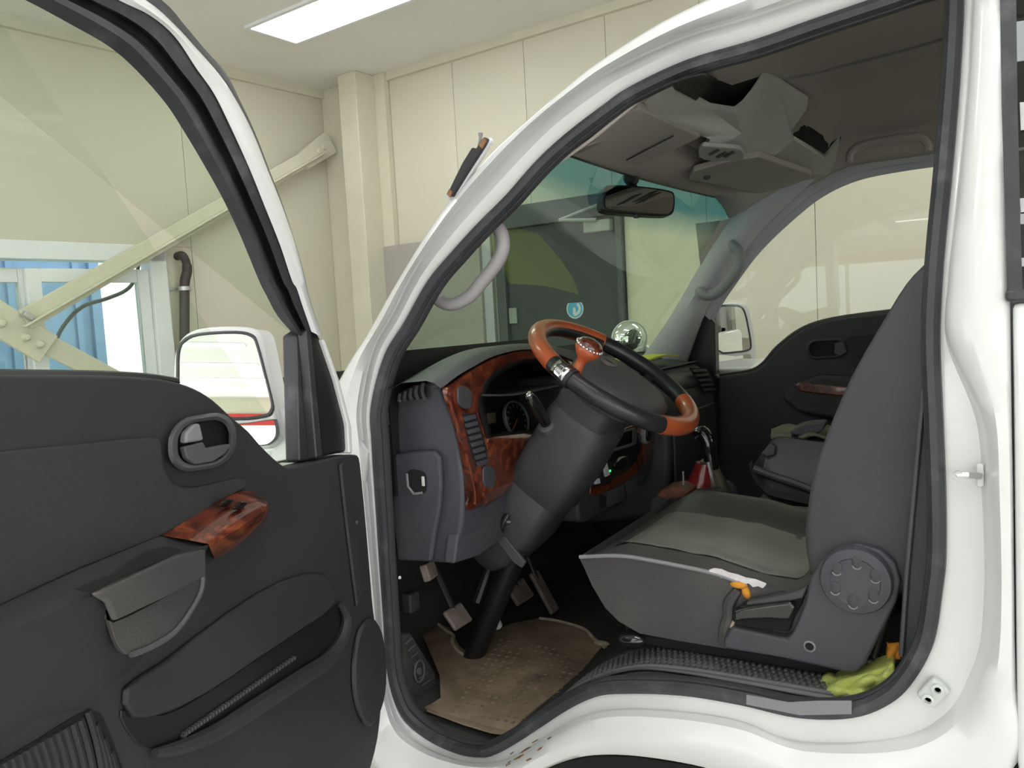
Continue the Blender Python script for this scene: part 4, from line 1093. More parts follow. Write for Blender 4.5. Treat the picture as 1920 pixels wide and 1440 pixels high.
cpart(MB().tube([atX(921, 1050, -1.1), atX(893, 1130, -1.12)], .012, 8), 'steering_shaft', 'black')

# ---- driver's seat
ST = empty('driver_seat', (-.35, .39, .70), TK)
tag(ST, 'worn grey leatherette driver seat')
def spart(mb, name, m, label=None, **k):
    o = mb.build(name, M[m], ST, **k)
    if label: o['label'] = label
    return o
YS0, YS1 = .135, .655
side_low = [(1098,1036),(1090,1042),(1088,1050),(1095,1064),(1110,1098),(1135,1140),(1160,1165),(1200,1188),(1280,1203),(1360,1216),(1480,1215),(1560,1190)]
cpx = [atY(*p, YS0) for p in side_low]
zt_ = lambda x: None
topz = [(p[0], p[2]) for p in [atY(*q, YS0) for q in [(1098,1036),(1150,1039),(1200,1046),(1330,1072),(1420,1104),(1520,1120)]]]
xs = [t[0] for t in topz]; zs = [t[1] for t in topz]
def cz_(x): return float(np.interp(x, xs, zs))
def sec(y, f):          # one side-view slice of the cushion
    out = []
    for p in cpx: out.append(A3(p[0] + (.012 * f), y, p[2]))
    xe = cpx[-1][0]
    for k in range(14):
        u = k / 13
        x = lerp(xe, cpx[0][0], u)
        bol = .030 * math.exp(-((y - YS1 + .05) / .06) ** 2) + .012 * math.exp(-((y - YS0 - .05) / .05) ** 2)
        dip = -.006 * math.sin(PI * (y - YS0) / (YS1 - YS0))
        fr_ = sstep((x - cpx[0][0]) / .07)
        out.append(A3(x, y, cz_(x) + (bol * fr_ + dip) - (1 - fr_) * .012 + .018 * sstep((x + .45) / .2) * 0 + f * 0))
    return out
ys = list(np.linspace(YS0 + .006, YS1 - .006, 18))
def shrink(r, y, k):
    c = np.mean(r, axis=0); return [A3(c[0] + (p[0] - c[0]) * k, y, c[2] + (p[2] - c[2]) * k) for p in r]
cush = MB().loft([sec(YS0, 0)] + [sec(y, 0) for y in ys] + [shrink(sec(YS1, 0), YS1, .97)], True, True)
spart(cush, 'seat_cushion', 'leather', 'grey leatherette seat cushion', ang=50)
# centre insert, slightly proud, with cross folds
def insz(x, y):
    bol = .030 * math.exp(-((y - YS1 + .05) / .06) ** 2) + .012 * math.exp(-((y - YS0 - .05) / .05) ** 2)
    dip = -.006 * math.sin(PI * (y - YS0) / (YS1 - YS0))
    fr_ = sstep((x - cpx[0][0]) / .07)
    return cz_(x) + bol * fr_ + dip - (1 - fr_) * .012
insr = MB().grid(lambda u, v: (lambda x, y: A3(x, y, insz(x, y) + .001 + .006 * math.sin(PI * u) * math.sin(PI * v) + .0012 * math.sin(x * 85 + y * 14) * math.exp(-((x + .50) / .07) ** 2)))(lerp(cpx[0][0] + .035, -.30, u), lerp(YS0 + .055, YS1 - .15, v)), 40, 24)
spart(insr, 'seat_insert', 'leather_top', 'shiny worn centre of the seat cushion', ang=180)
pip = cr([atY(*q, YS0 - .002) + A3(0, 0, 0) for q in [(1087,1047),(1150,1045),(1200,1050),(1330,1076),(1400,1100)]], 5)
spart(MB().tube([p + A3(0, 0, .003) for p in pip], .004, 8), 'piping', 'handle_dark')
# torn seam showing lining and foam
tr_ = [(1329,1071),(1338,1068),(1352,1070),(1365,1076),(1382,1080),(1398,1086),(1416,1089),(1436,1097),(1430,1103),(1421,1099),(1412,1101),(1404,1094),(1392,1095),(1386,1089),(1374,1091),(1366,1084),(1352,1084),(1346,1078),(1335,1077)]
spart(MB().prism([atY(*p, YS0 - .005) for p in tr_], (0, .004, .002)), 'torn_lining', 'torn', 'white lining showing at the torn seam')
spart(MB().ellip(atY(1399, 1110, YS0), (.008, .007, .014), ax=(A3(.9, 0, .3), A3(0, 1, 0), A3(-.3, 0, .9))), 'foam', 'orange', 'orange foam showing through the tear')
spart(MB().ellip(atY(1385, 1096, YS0 - .002), (.016, .008, .007)), 'foam', 'orange')
spart(MB().tube(cr([atY(*p, YS0 - .002) for p in [(1385,1105),(1368,1130),(1366,1155),(1360,1180),(1358,1205)]], 4), [.008, .009, .010, .011, .012, .012, .012, .012, .011, .011, .012, .012, .012, .012, .012, .012, .012], 8), 'frayed_edge', 'leather')
spart(MB().tube(cr([atY(*p, YS0 - .010) for p in [(1376,1165),(1374,1180),(1420,1190),(1475,1197)]], 4), .003, 6), 'frayed_thread', 'carpet_edge')
# backrest
bk = [(1511,1010),(1514,965),(1526,890),(1552,812),(1598,705),(1655,605),(1700,532),(1742,488),(1800,430),(1850,380),(1900,420),(1840,760),(1760,1000),(1700,1110),(1600,1100),(1530,1085),(1516,1050)]
bpts = cr([atY(*p, .15) for p in bk], 3, True)
cb_ = np.mean(bpts, axis=0)
def bsec(y, k): return [A3(cb_[0] + (p[0] - cb_[0]) * k, y, cb_[2] + (p[2] - cb_[2]) * k) for p in bpts]
spart(MB().loft([bsec(.128, .90), bsec(.134, .965), bsec(.148, 1.0), bsec(.20, 1.0), bsec(.58, 1.0), bsec(.635, .985), bsec(.65, .93)], True, True), 'backrest', 'seat_fabric', 'dark fabric backrest', ang=55)
# recliner shield with round cover and lever
YR = .112
shd = [(1357,1217),(1356,1200),(1371,1176),(1474,1198),(1486,1185),(1508,1132),(1519,1085),(1536,1055),(1570,1030),(1605,1019),(1650,1030),(1678,1055),(1689,1090),(1680,1130),(1660,1172),(1622,1246),(1606,1262),(1588,1262),(1470,1236)]
spart(MB().prism([atY(*p, YR) for p in shd], (0, .03, 0)), 'recliner_shield', 'plastic_blue', 'grey plastic side shield of the seat', bevel=.006, seg=3)
kc = atY(1606, 1085, YR); kr = np.linalg.norm(atY(1606 + 72, 1085, YR) - kc) * .97
spart(MB().lathe(kc, (0, -1, 0), [(kr, -.004), (kr, .010), (kr * .95, .016), (kr * .70, .019), (kr * .66, .017), (.002, .018)], 40), 'recliner_cover', 'plastic_blue', 'round cover with six dimples', ang=40)
for k in range(6):
    a = math.radians(20 + 60 * k + 4)
    p = kc + A3(math.cos(a), 0, math.sin(a)) * kr * .60 + A3(0, -.0185, 0)
    spart(MB().ellip(p, (.008, .0012, .011), 12, 6), 'dimple', 'plastic')
    spart(MB().tube([p + A3(math.cos(t) * .0085, -.0005, math.sin(t) * .0115) for t in np.linspace(PI * 1.2, PI * 1.8, 8)], .0011, 5), 'dimple_edge', 'handle_dark')
lev = [(1370,1148),(1392,1132),(1430,1122),(1482,1112),(1514,1100),(1508,1118),(1502,1136),(1488,1160),(1479,1187),(1440,1182),(1374,1174)]
spart(MB().prism([atY(*p, YR + .012) for p in lev], (0, .02, 0)), 'lever_recess', 'void', bevel=.004)
lv2 = [(1373,1146),(1400,1138),(1482,1128),(1492,1140),(1480,1165),(1440,1162),(1395,1164),(1376,1168)]
spart(MB().prism([atY(*p, YR - .012) for p in lv2], (0, .022, 0)), 'recline_lever', 'gloss_black', 'black recline lever', bevel=.006, seg=3)
spart(MB().prism([atY(*p, YR - .004) for p in [(1398,1130),(1482,1112),(1513,1101),(1505,1122),(1484,1127),(1400,1137)]], (0, .02, 0)), 'lever_top', 'plastic', bevel=.004)
sc1 = atY(1518, 1212, YR)
spart(MB().lathe(sc1, (0, -1, 0), [(.010, -.006), (.010, .001), (.0075, .002), (.006, -.004)], 16), 'screw_hole', 'handle_dark')
spart(MB().lathe(sc1, (0, -1, 0), [(.0065, -.004), (.0065, .0012)], 12), 'screw_head', 'void')
# slide rails
for y in (.19, .58):
    spart(MB().box((-.36, y, .712), (.50, .035, .025)), 'slide_rail', 'black', bevel=.004)
spart(MB().ellip(atY(1185, 1198, .14), (.030, .018, .014)), 'rail_end', 'gloss_black')
spart(MB().box((-.40, .39, .735), (.46, .46, .03)), 'seat_base', 'black', bevel=.01)

# ---- passenger seat
PS = empty('passenger_seat', (-.3, 1.1, .70), TK); tag(PS, 'grey passenger bench seat under the bag')
def seatbox(name, x0, x1, y0, y1, z0, z1, m, r=.03):
    return MB().box(((x0 + x1) / 2, (y0 + y1) / 2, (z0 + z1) / 2), (x1 - x0, y1 - y0, z1 - z0)).build(name, M[m], PS, bevel=r, seg=4)
seatbox('seat_cushion', -.60, -.12, .93, 1.50, .70, .80, 'leather_top')
seatbox('backrest', -.16, .04, .93, 1.50, .80, 1.36, 'seat_fabric', .05)
seatbox('centre_cushion', -.56, -.12, .68, .88, .70, .835, 'leather_top', .03)

# ---- passenger door seen across the cab
YP = 1.60
PD = empty('passenger_door', (-.45, YP, .6), TK); tag(PD, 'closed passenger door with charcoal trim and burl strip')
def ppart(mb, name, m, label=None, **k):
    o = mb.build(name, M[m], PD, **k)
    if label: o['label'] = label
    return o
psill = [(1345,706),(1372,703),(1410,696),(1432,682),(1452,658),(1472,640),(1492,625),(1520,611),(1560,600),(1620,591),(1690,583)]
pt = cr([atY(*p, YP) for p in psill], 3) + [A3(.06, YP, 1.325), A3(.06, YP, .55), A3(-.87, YP, .55)]
ppart(MB().prism(pt, (0, .05, 0)), 'trim_panel', 'trim_door', 'charcoal trim of the passenger door', bevel=.012, seg=3)
ppart(MB().tube(cr([atY(*p, YP + .03) + A3(0, 0, .004) for p in psill], 3), .006, 6), 'belt_seal', 'black')
def py_(p, t=0): return atY(p[0], p[1], YP - t)
hb2 = rrect(1549, 654, 76, 38, 18, -.06); hi2 = rrect(1549, 654, 62, 27, 13, -.06)
ppart(ring_prism(hb2, hi2, lambda a, b, t: atY(a, b, YP - t), .0, .010, .014), 'handle_bezel', 'plastic', ang=60)
ppart(MB().prism([py_(p, .001) for p in hi2], (0, -.003, 0)), 'handle_recess', 'void')
ppart(MB().prism([py_(p, .004) for p in [(1566,642),(1582,640),(1590,660),(1575,668),(1565,662)]], (0, -.012, 0)), 'handle_lever', 'plastic', bevel=.003)
ppart(MB().prism([py_(p, .0) for p in [(1470,745),(1490,715),(1540,700),(1620,705),(1720,720),(1720,800),(1600,790),(1500,770)]], (0, -.050, 0)), 'armrest', 'trim_door', bevel=.016, seg=3)
ppart(MB().prism([py_(p, .050) for p in [(1492,722),(1500,716),(1610,728),(1720,742),(1720,758),(1600,744),(1502,734)]], (0, -.010, 0)), 'wood_strip', 'wood', 'burl strip on the passenger armrest', bevel=.004)
ppart(MB().prism([py_(p, .0) for p in [(1590,632),(1700,620),(1720,690),(1600,690)]], (0, -.006, 0)), 'fabric_insert', 'fabric', bevel=.004)
# window frame and pane
po = [(1322,592),(1332,570),(1370,505),(1412,448),(1478,376),(1530,338),(1600,306),(1690,290),(1790,280)]
pi_ = [(1338,606),(1346,585),(1382,530),(1430,468),(1500,402),(1552,364),(1612,338),(1690,322),(1790,308)]
ppart(MB().loft([cr([atY(*p, YP - .03) for p in po], 4), cr([atY(*p, YP - .02) for p in mixpx(po, pi_, .55)], 4), cr([atY(*p, YP + .0) for p in mixpx(po, pi_, .62)], 4), cr([atY(*p, YP + .01) for p in pi_], 4), cr([atY(*p, YP + .06) for p in pi_], 4)], False), 'window_frame', 'pillar', 'grey window frame of the passenger door', ang=35)
ppart(MB().prism([atY(*p, YP - .01) for p in [(1320,588),(1340,606),(1342,702),(1350,712),(1300,690),(1286,665)]], (0, .05, 0)), 'quarter_panel', 'black', bevel=.006)
pg = cr([atY(*p, YP + .035) for p in pi_], 3) + [A3(.04, YP + .035, 1.28), A3(-.30, YP + .035, 1.27), atY(1480, 650, YP + .035), atY(1420, 705, YP + .035), atY(1338, 712, YP + .035)]
ppart(MB().add(pg, [tuple(range(len(pg)))]), 'window_pane', 'glass', ang=180)
ppart(MB().prism([A3(x, YP + .06, z) for x, z in [(-.86, .5), (-.86, 1.10), (-.70, 1.12), (-.5, 1.27), (.05, 1.30), (.05, .5)]], (0, .07, 0)), 'door_shell', 'paint_clean', bevel=.02)
# B post on the far side
part(MB().prism([A3(x, 1.58, z) for x, z in [(-.02, .6), (-.06, 1.35), (-.05, 1.76), (.16, 1.78), (.16, .6)]], (0, .07, 0)), 'far_door_post', 'pillar', bevel=.01)

# ---- far A pillar trim with its grab handle
pl_l = [(1402,352),(1391,372),(1330,470),(1260,590),(1212,660),(1205,672)]
pl_r = [(1530,335),(1484,378),(1414,448),(1330,572),(1292,668),(1286,680)]
def prow(t, y): return cr([atY(*p, y) for p in mixpx(pl_l, pl_r, t)], 4)
part(MB().loft([prow(-.02, 1.53), prow(.05, 1.50), prow(.35, 1.485), prow(.7, 1.50), prow(.98, 1.545), prow(1.02, 1.60)], False), 'far_pillar_trim', 'pillar', label='grey trim of the far windscreen pillar', ang=50)
gh = [atY(*p, 1.46) for p in [(1376,462),(1386,476),(1384,500),(1368,525),(1348,546),(1330,554),(1316,550)]]
gh = [atY(1374, 458, 1.50)] + gh + [atY(1312, 546, 1.50)]
ghp = cr(gh, 4)
gho = part(MB().tube(ghp, [.017] * 5 + [.019] * (len(ghp) - 10) + [.018] * 5, 12), 'grab_handle', 'handle_dark', label='grey grab handle on the far windscreen pillar')
for p in ((1374, 460), (1314, 548)):
    MB().ellip(atY(*p, 1.492), (.024, .012, .024)).build('handle_foot', M['pillar'], gho)
# near A pillar handle
gn = [(905,418),(924,418),(941,440),(942,470),(928,498),(904,528),(880,556),(850,570),(828,566),(820,556)]
gnp = cr([atY(*p, .155) for p in gn], 4)
part(MB().tube(gnp, .0145, 12), 'grab_handle', 'handle', label='pale grey grab handle on the near windscreen pillar')
# near A pillar inner trim
npl = [(702,765),(727,672),(764,610),(809,531),(857,473),(904,422),(955,371),(1010,310),(1065,262)]
nq = cr([side(*p, .06) for p in npl], 4)
part(MB().loft([[p + A3(.006, .0, -.008) for p in nq], [p + A3(-.03, .03, -.004) for p in nq], [p + A3(-.085, .075, .01) for p in nq]], False), 'near_pillar_trim', 'pillar', ang=60)
# roof handle over the passenger door
rh = [(1592,303),(1596,285),(1618,272),(1680,260),(1722,258),(1738,268),(1740,284)]
part(MB().tube(cr([atY(*p, 1.43) for p in rh], 5), .012, 10), 'roof_handle', 'headliner', label='folded roof handle above the passenger window')
# side rail cover between headliner and far window
part(MB().loft([cr([atY(*p, YP - .03) for p in po], 4), cr([atY(*p, YP - .06) + A3(0, 0, .04) for p in po], 4), [A3(p[0], 1.50, hz_(p[0], 1.50) - .004) for p in cr([atY(*q, YP - .03) for q in po], 4)]], False), 'roof_side_trim', 'headliner', ang=80)

# ---- overhead console, visors, lamp
OC = empty('overhead_console', (-.5, .85, 1.78), TK); tag(OC, 'pale grey overhead tray between the sun visors')
def opart(mb, name, m, label=None, **k):
    o = mb.build(name, M[m], OC, **k)
    if label: o['label'] = label
    return o
def oz(lst): return [atZ(x, y, z) for x, y, z in lst]
ear_d = oz([(1205,192,1.762),(1262,158,1.752),(1266,170,1.758),(1333,204,1.775),(1377,210,1.795),(1392,250,1.785),(1330,262,1.768),(1316,256,1.766),(1221,216,1.755)])
stem = oz([(1377,210,1.795),(1392,198,1.82),(1408,178,1.85),(1431,144,1.885),(1456,152,1.885),(1515,190,1.885),(1512,206,1.875),(1485,246,1.815),(1488,263,1.79),(1455,290,1.772),(1423,294,1.766),(1400,293,1.766),(1356,304,1.757),(1310,296,1.756),(1330,262,1.768),(1392,250,1.785)])
ear_p = oz([(1488,263,1.79),(1546,297,1.765),(1575,262,1.785),(1566,305,1.757),(1552,329,1.745),(1521,326,1.748),(1423,294,1.766),(1455,290,1.772)])
cm = MB()
for poly in (ear_d, stem, ear_p):
    n = len(poly); c = np.mean(poly, axis=0)
    vs = poly + [p + A3(0, 0, .012) for p in poly]
    cm.add(vs, [tuple(range(n))] + [(i, (i + 1) % n, n + (i + 1) % n, n + i) for i in range(n)])
opart(cm, 'tray', 'console', 'pale grey moulded overhead tray', bevel=.005, seg=3)
# open pockets behind the ears: flat dark sheets under the headliner for their shade
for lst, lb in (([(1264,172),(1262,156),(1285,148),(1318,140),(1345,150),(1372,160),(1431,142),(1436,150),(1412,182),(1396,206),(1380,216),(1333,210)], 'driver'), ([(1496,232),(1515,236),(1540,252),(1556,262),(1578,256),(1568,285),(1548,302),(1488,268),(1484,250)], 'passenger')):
    opart(MB().prism([onH(*p) for p in lst], (0, 0, .003)), 'pocket', 'void', 'flat dark sheet for pocket shade on the ' + lb + ' side')
lam = rrect(1353, 290, 86, 26, 13, .08)
lpl = [atZ(*p, 1.752) for p in lam]
opart(MB().prism(lpl, (0, 0, .012)), 'dome_lamp', 'console', 'oval dome lamp', bevel=.003)
for k, (x, y) in enumerate([(1338, 286), (1352, 291), (1366, 290)]):
    opart(MB().prism([atZ(*p, 1.750) for p in [(x - 10, y + 4), (x + 8, y - 6), (x + 12, y - 3), (x - 6, y + 7)]], (0, 0, .004)), 'lamp_louvre', 'plastic', bevel=.001)
vis_d = oz([(1065,272,1.722),(1120,235,1.728),(1200,204,1.738),(1221,217,1.752),(1314,258,1.758),(1268,280,1.745),(1190,312,1.722)])
opart(MB().prism(vis_d, (0, 0, .018)), 'sun_visor', 'headliner', 'folded driver sun visor', bevel=.005)
opart(MB().tube([atZ(1175, 300, 1.722), atZ(1262, 255, 1.745)], .002, 5), 'visor_seam', 'black')
vis_p = oz([(1292,338,1.722),(1300,322,1.735),(1356,305,1.748),(1424,294,1.757),(1521,327,1.738),(1518,336,1.732),(1480,350,1.728),(1430,362,1.724),(1400,358,1.722)])
opart(MB().prism(vis_p, (0, 0, .018)), 'sun_visor', 'headliner', 'folded passenger sun visor', bevel=.005)
opart(MB().lathe(atZ(1325, 330, 1.726), (0, 0, -1), [(.010, 0), (.010, .008), (.004, .010)], 10), 'visor_clip', 'plastic')

# ---- cabin mirror
RM = empty('cabin_mirror', (-.78, .66, 1.65), TK); tag(RM, 'black framed rear view mirror on the windscreen')
XM = -.80
mfo = [(1131,366),(1136,350),(1150,346),(1200,348),(1255,356),(1266,366),(1266,390),(1260,402),(1240,404),(1190,401),(1140,396),(1130,386)]
mgo = [(1136,366),(1140,354),(1152,350),(1200,352),(1252,360),(1262,369),(1261,389),(1255,399),(1240,401),(1190,397),(1143,392),(1135,384)]
rn = A3(.85, -.49, .17); rn /= np.linalg.norm(rn)
rc = atX(1198, 376, XM)
def rp_(px, py, t=0): return onp(px, py, rn, rn @ rc + t)
MB().prism(cr([rp_(*p) for p in mfo], 3, True), -rn * .03).build('mirror_shell', M['black'], RM, bevel=.006, seg=3)
MB().prism(cr([rp_(*p, .0012) for p in mgo], 3, True), rn * .0006).build('mirror_glass', M['mirror_cabin'], RM, ang=30)
MB().box(rp_(1193, 405, -.01), (.012, .014, .012)).build('dip_tab', M['black'], RM, bevel=.002)
top_m = hit_ws(1183, 330)
MB().tube([rp_(1190, 372, -.03), rp_(1186, 345, -.035), top_m], [.012, .012, .016], 10).build('mirror_stem', M['black'], RM)
MB().ellip(rp_(1184, 332, -.02), (.022, .022, .026)).build('ball_joint', M['black'], RM)

# ---- far door mirror outside the passenger window
FM = empty('far_door_mirror', (-.8, 1.85, 1.2), TK); tag(FM, 'white door mirror outside the passenger window')
fn_ = A3(.735, -.677, .03); fn_ /= np.linalg.norm(fn_)
fc = atY(1375, 630, 1.86)
def fp(px, py, t=0): return onp(px, py, fn_, fn_ @ fc + t)
fo_ = [(1332,590),(1338,574),(1360,568),(1392,568),(1404,576),(1412,610),(1418,650),(1420,688),(1410,698),(1370,706),(1336,704)]
fg_ = [(1340,592),(1344,576),(1366,573),(1388,575),(1397,588),(1404,620),(1408,648),(1403,656),(1380,660),(1345,656)]
fg2 = [(1346,666),(1380,668),(1402,664),(1408,668),(1408,682),(1396,688),(1370,692),(1348,690)]
MB().prism(cr([fp(*p) for p in fo_], 3, True), -fn_ * .07).build('mirror_housing', M['paint_clean'], FM, bevel=.016, seg=3)
MB().prism(cr([fp(*p, .001) for p in fg_], 3, True), fn_ * .001).build('mirror_glass', M['mirror'], FM, ang=30)
MB().prism(cr([fp(*p, .001) for p in fg2], 3, True), fn_ * .001).build('lower_mirror_glass', M['mirror'], FM, ang=30)
MB().tube(cr([fp(*p, .002) for p in fg_], 3, True), .004, 6, True).build('mirror_gasket', M['plastic'], FM)
MB().prism([A3(x, 1.66, z) for x, z in [(-.93, 1.08), (-.93, 1.14), (-.74, 1.14), (-.74, 1.08)]], (0, .22, .02)).build('mirror_arm', M['paint_clean'], FM, bevel=.012)
# round convex mirror beyond the screen
VM = empty('convex_mirror', (-1.4, 1.75, 1.2), TK); tag(VM, 'round convex mirror on the far front corner')
vc = atY(1181, 634, 1.78)
vr = np.linalg.norm(atY(1181 + 37, 634, 1.78) - vc) * .80
vn = CAM + A3(.9, -.2, .3) - vc; vn /= np.linalg.norm(vn)
MB().lathe(vc, vn, [(vr * 1.06, -.03), (vr * 1.09, -.004), (vr * 1.04, .004), (vr, .002)], 36).build('mirror_shell', M['paint_clean'], VM)
MB().lathe(vc, vn, [(vr * math.sin(t), .002 + vr * .45 * (math.cos(t) - math.cos(1.45))) for t in np.linspace(1.45, .02, 12)], 36).build('mirror_glass', M['mirror'], VM, ang=180)
MB().tube([vc - vn * .02, vc + A3(.05, .06, -.05), vc + A3(.16, .02, -.16)], .018, 10).build('mirror_arm', M['paint_clean'], VM)

# ---- antenna on the near pillar
AN_ = empty('aerial', side(880, 320, 0), TK); tag(AN_, 'rusty black aerial base on the near windscreen pillar')
MB().prism(cr([side(*p, -.008) for p in [(838,372),(836,360),(870,310),(908,258),(920,262),(914,276),(880,328),(850,372)]], 2, True), (0, .012, 0)).build('base_plate', M['label_white'], AN_, bevel=.003)
MB().prism([side(*p, -.016) for p in [(838,362),(866,305),(884,276),(892,278),(896,270),(906,256),(914,260),(908,272),(876,322),(846,370)]], (0, .014, 0)).build('base', M['black'], AN_, bevel=.003)
MB().prism([side(*p, -.0175) for p in [(897,272),(906,258),(912,262),(903,278)]], (0, .004, 0)).build('rust_patch', M['rust'], AN_)
MB().prism([side(*p, -.0175) for p in [(837,364),(842,354),(848,360),(843,370)]], (0, .004, 0)).build('rust_patch', M['rust'], AN_)
MB().tube([side(898, 275, -.012), side(901, 258, -.012), side(901, 250, -.012)], [.003, .003, .005], 8).build('stub', M['handle_dark'], AN_)

# ---- latch striker, door stop, B post trim
SK = empty('door_striker', side(1830, 890, .04), TK); tag(SK, 'chrome latch striker on the white door post')
MB().prism([side(*p, .036) for p in rrect(1838, 890, 14, 44, 5)], (0, -.006, 0)).build('striker_plate', M['paint_clean'], SK, bevel=.002)
MB().tube([side(1836, 892, .030), side(1812, 890, .010), side(1797, 891, .010), side(1795, 896, .014)], .0055, 10).build('striker_pin', M['chrome'], SK)
MB().lathe(side(1797, 891, .012), (0, -1, 0), [(.007, 0), (.007, .006)], 10).build('pin_head', M['steel'], SK)
DS = empty('door_stop', side(1748, 1295, .04), TK); tag(DS, 'white rubber bump stop on the door post')
c0_ = side(1735, 1310, .042); c1_ = side(1766, 1278, .042)
dd_ = c1_ - c0_; ln = np.linalg.norm(dd_); dd_ /= ln
MB().box((c0_ + c1_) / 2 + A3(0, -.006, 0), (ln * 1.05, .018, .030), (dd_, A3(0, 1, 0), np.cross(dd_, A3(0, 1, 0)))).build('stop_block', M['white_rubber'], DS, bevel=.006, seg=3)
for q in (c0_ + dd_ * .008, c1_ - dd_ * .008):
    MB().lathe(q + A3(0, -.014, 0), (0, -1, 0), [(.009, 0), (.009, .005), (.005, .006), (.004, .001)], 14).build('stop_boss', M['white_rubber'], DS)
pt_ = [(1748,488),(1785,470),(1790,900),(1785,1080),(1768,1150),(1745,1205),(1712,1255),(1688,1282),(1690,1230),(1700,1080),(1720,860),(1734,700),(1741,560)]
bpo = part(MB().prism([atY(*p, .118) for p in pt_], (0, .02, 0)), 'door_post_trim', 'plastic', label='dark trim on the inside of the door post', bevel=.006)
MB().tube([atY(*p, .114) for p in [(1741,560),(1734,700),(1720,860),(1700,1080),(1690,1230)]], .004, 6).build('seat_belt_edge', M['plastic_light'], bpo)
MB().ellip(atY(1730, 620, .114), (.0035, .003, .008)).build('belt_stud', M['chrome'], bpo)

# ---- footwell
FW = empty('footwell', (-1.1, .3, .49), TK); tag(FW, 'dusty footwell with rubber mat and pedals')
def fpart(mb, name, m, label=None, **k):
    o = mb.build(name, M[m], FW, **k)
    if label: o['label'] = label
    return o
mt = [(795,1330),(812,1322),(826,1312),(824,1268),(790,1190),(800,1168),(818,1172),(845,1180),(862,1215),(885,1232),(905,1226),(915,1190),(960,1172),(1010,1162),(1050,1166),(1100,1182),(1132,1212),(1090,1262),(1045,1300),(990,1345),(958,1376),(920,1372),(870,1358)]
fpart(MB().prism([atZ(*p, .496) for p in mt], (0, 0, .006)), 'floor_mat', 'matt', 'brown dusty rubber floor mat', bevel=.002)
rb = MB()
for i in range(14):
    for j in range(16):
        x = 850 + i * 14 + j * 6; y = 1335 - j * 9 + i * 2.5
        if x > 990 and y > 1310: continue
        if x + (y - 1240) * .9 > 1110: continue
        p = atZ(x, y, .502)
        rb.box(p + A3(0, 0, .001), (.008, .004, .003), (A3(.8, .6, 0), A3(-.6, .8, 0), UP))
o = fpart(rb, 'mat_ribs', 'matt'); o['kind'] = 'stuff'
for path in ([(788,1166),(800,1162),(815,1163)], [(818,1168),(838,1184),(850,1192),(848,1205),(860,1222),(880,1234)], [(1012,1160),(1050,1166),(1095,1180),(1115,1200),(1136,1214)]):
    fpart(MB().tube(cr([atZ(*p, .502) for p in path], 5), .0055, 6), 'carpet_edge', 'carpet_edge')
fpart(MB().ellip(atZ(1128, 1206, .505), (.022, .012, .006)), 'carpet_edge', 'carpet_edge')
fpart(MB().prism([atZ(*p, .500) for p in [(800,1334),(870,1360),(920,1375),(955,1380),(945,1372),(900,1360),(850,1345)]], (0, 0, .004)), 'mat_fold', 'matt')
# foot rest by the door
fr1 = [(752,1200),(768,1195),(812,1262),(818,1280),(790,1310),(760,1260)]
fpart(MB().prism([atX(*p, -1.16) for p in [(757,1190),(772,1186),(818,1262),(822,1310),(795,1328),(775,1318),(757,1260)]], (-.05, 0, 0)), 'foot_rest', 'carpet', 'ribbed foot rest beside the door', bevel=.008)
rcn = atX(785, 1258, -1.157)
fpart(MB().tube([rcn + A3(.002, math.cos(t) * .018, math.sin(t) * .026) for t in np.linspace(0, 2 * PI, 24)[:-1]], .003, 6, True), 'rest_ring', 'plastic_light')
fpart(MB().lathe(rcn, (1, 0, 0), [(.009, 0), (.008, .004)], 14), 'rest_boss', 'plastic_light')
for k in range(7):
    y0 = 1204 + k * 13
    if abs(y0 - 1258) < 10: continue
    fpart(MB().tube([atX(760 + k * 5, y0 + 4, -1.156), atX(772 + k * 6, y0 - 8, -1.156)], .0022, 5), 'rest_rib', 'plastic_light')
# pedals
def pedal(c, ax, w, h, arm_to):
    nrm = A3(*ax); nrm /= np.linalg.norm(nrm); sx = A3(0, 1, 0); sy = np.cross(nrm, sx)
    pd = fpart(MB().box(c, (.014, w, h), (nrm, sx, sy)), 'pedal', 'pedal', bevel=.006, seg=3)
    MB().tube([np.asarray(c) - nrm * .006, (np.asarray(c) + A3(*arm_to)) / 2 + A3(-.03, 0, 0), A3(*arm_to)], .008, 8).build('pedal_arm', M['black'], pd)
c1 = atX(858, 1156, -1.12); pedal(c1, (.75, -.25, .62), .075, .055, c1 + A3(-.12, 0, .35))
c2 = atX(975, 1110, -1.15); pedal(c2, (.8, 0, .6), .09, .060, c2 + A3(-.08, 0, .35))
c3 = atX(1020, 1110, -1.12); pedal(c3, (.85, 0, .5), .045, .13, c3 + A3(-.10, 0, .35))
fpart(MB().box(atX(804, 1070, -1.12), (.02, .045, .04), (A3(.9, .2, .3), A3(-.2, .97, 0), A3(-.3, 0, .95))), 'relay_box', 'pedal', bevel=.004)
fpart(MB().tube([atX(925, 1155, -1.1), atX(934, 1174, -1.1)], .012, 8), 'pedal_stop', 'white_rubber')
fpart(MB().box(atX(770, 1128, -1.25), (.03, .04, .05)), 'kick_clip', 'plastic', bevel=.006)
fpart(MB().lathe(atX(749, 1083, -1.1), (1, 0, 0), [(.004, 0), (.003, .003)], 8), 'kick_screw', 'white_rubber')
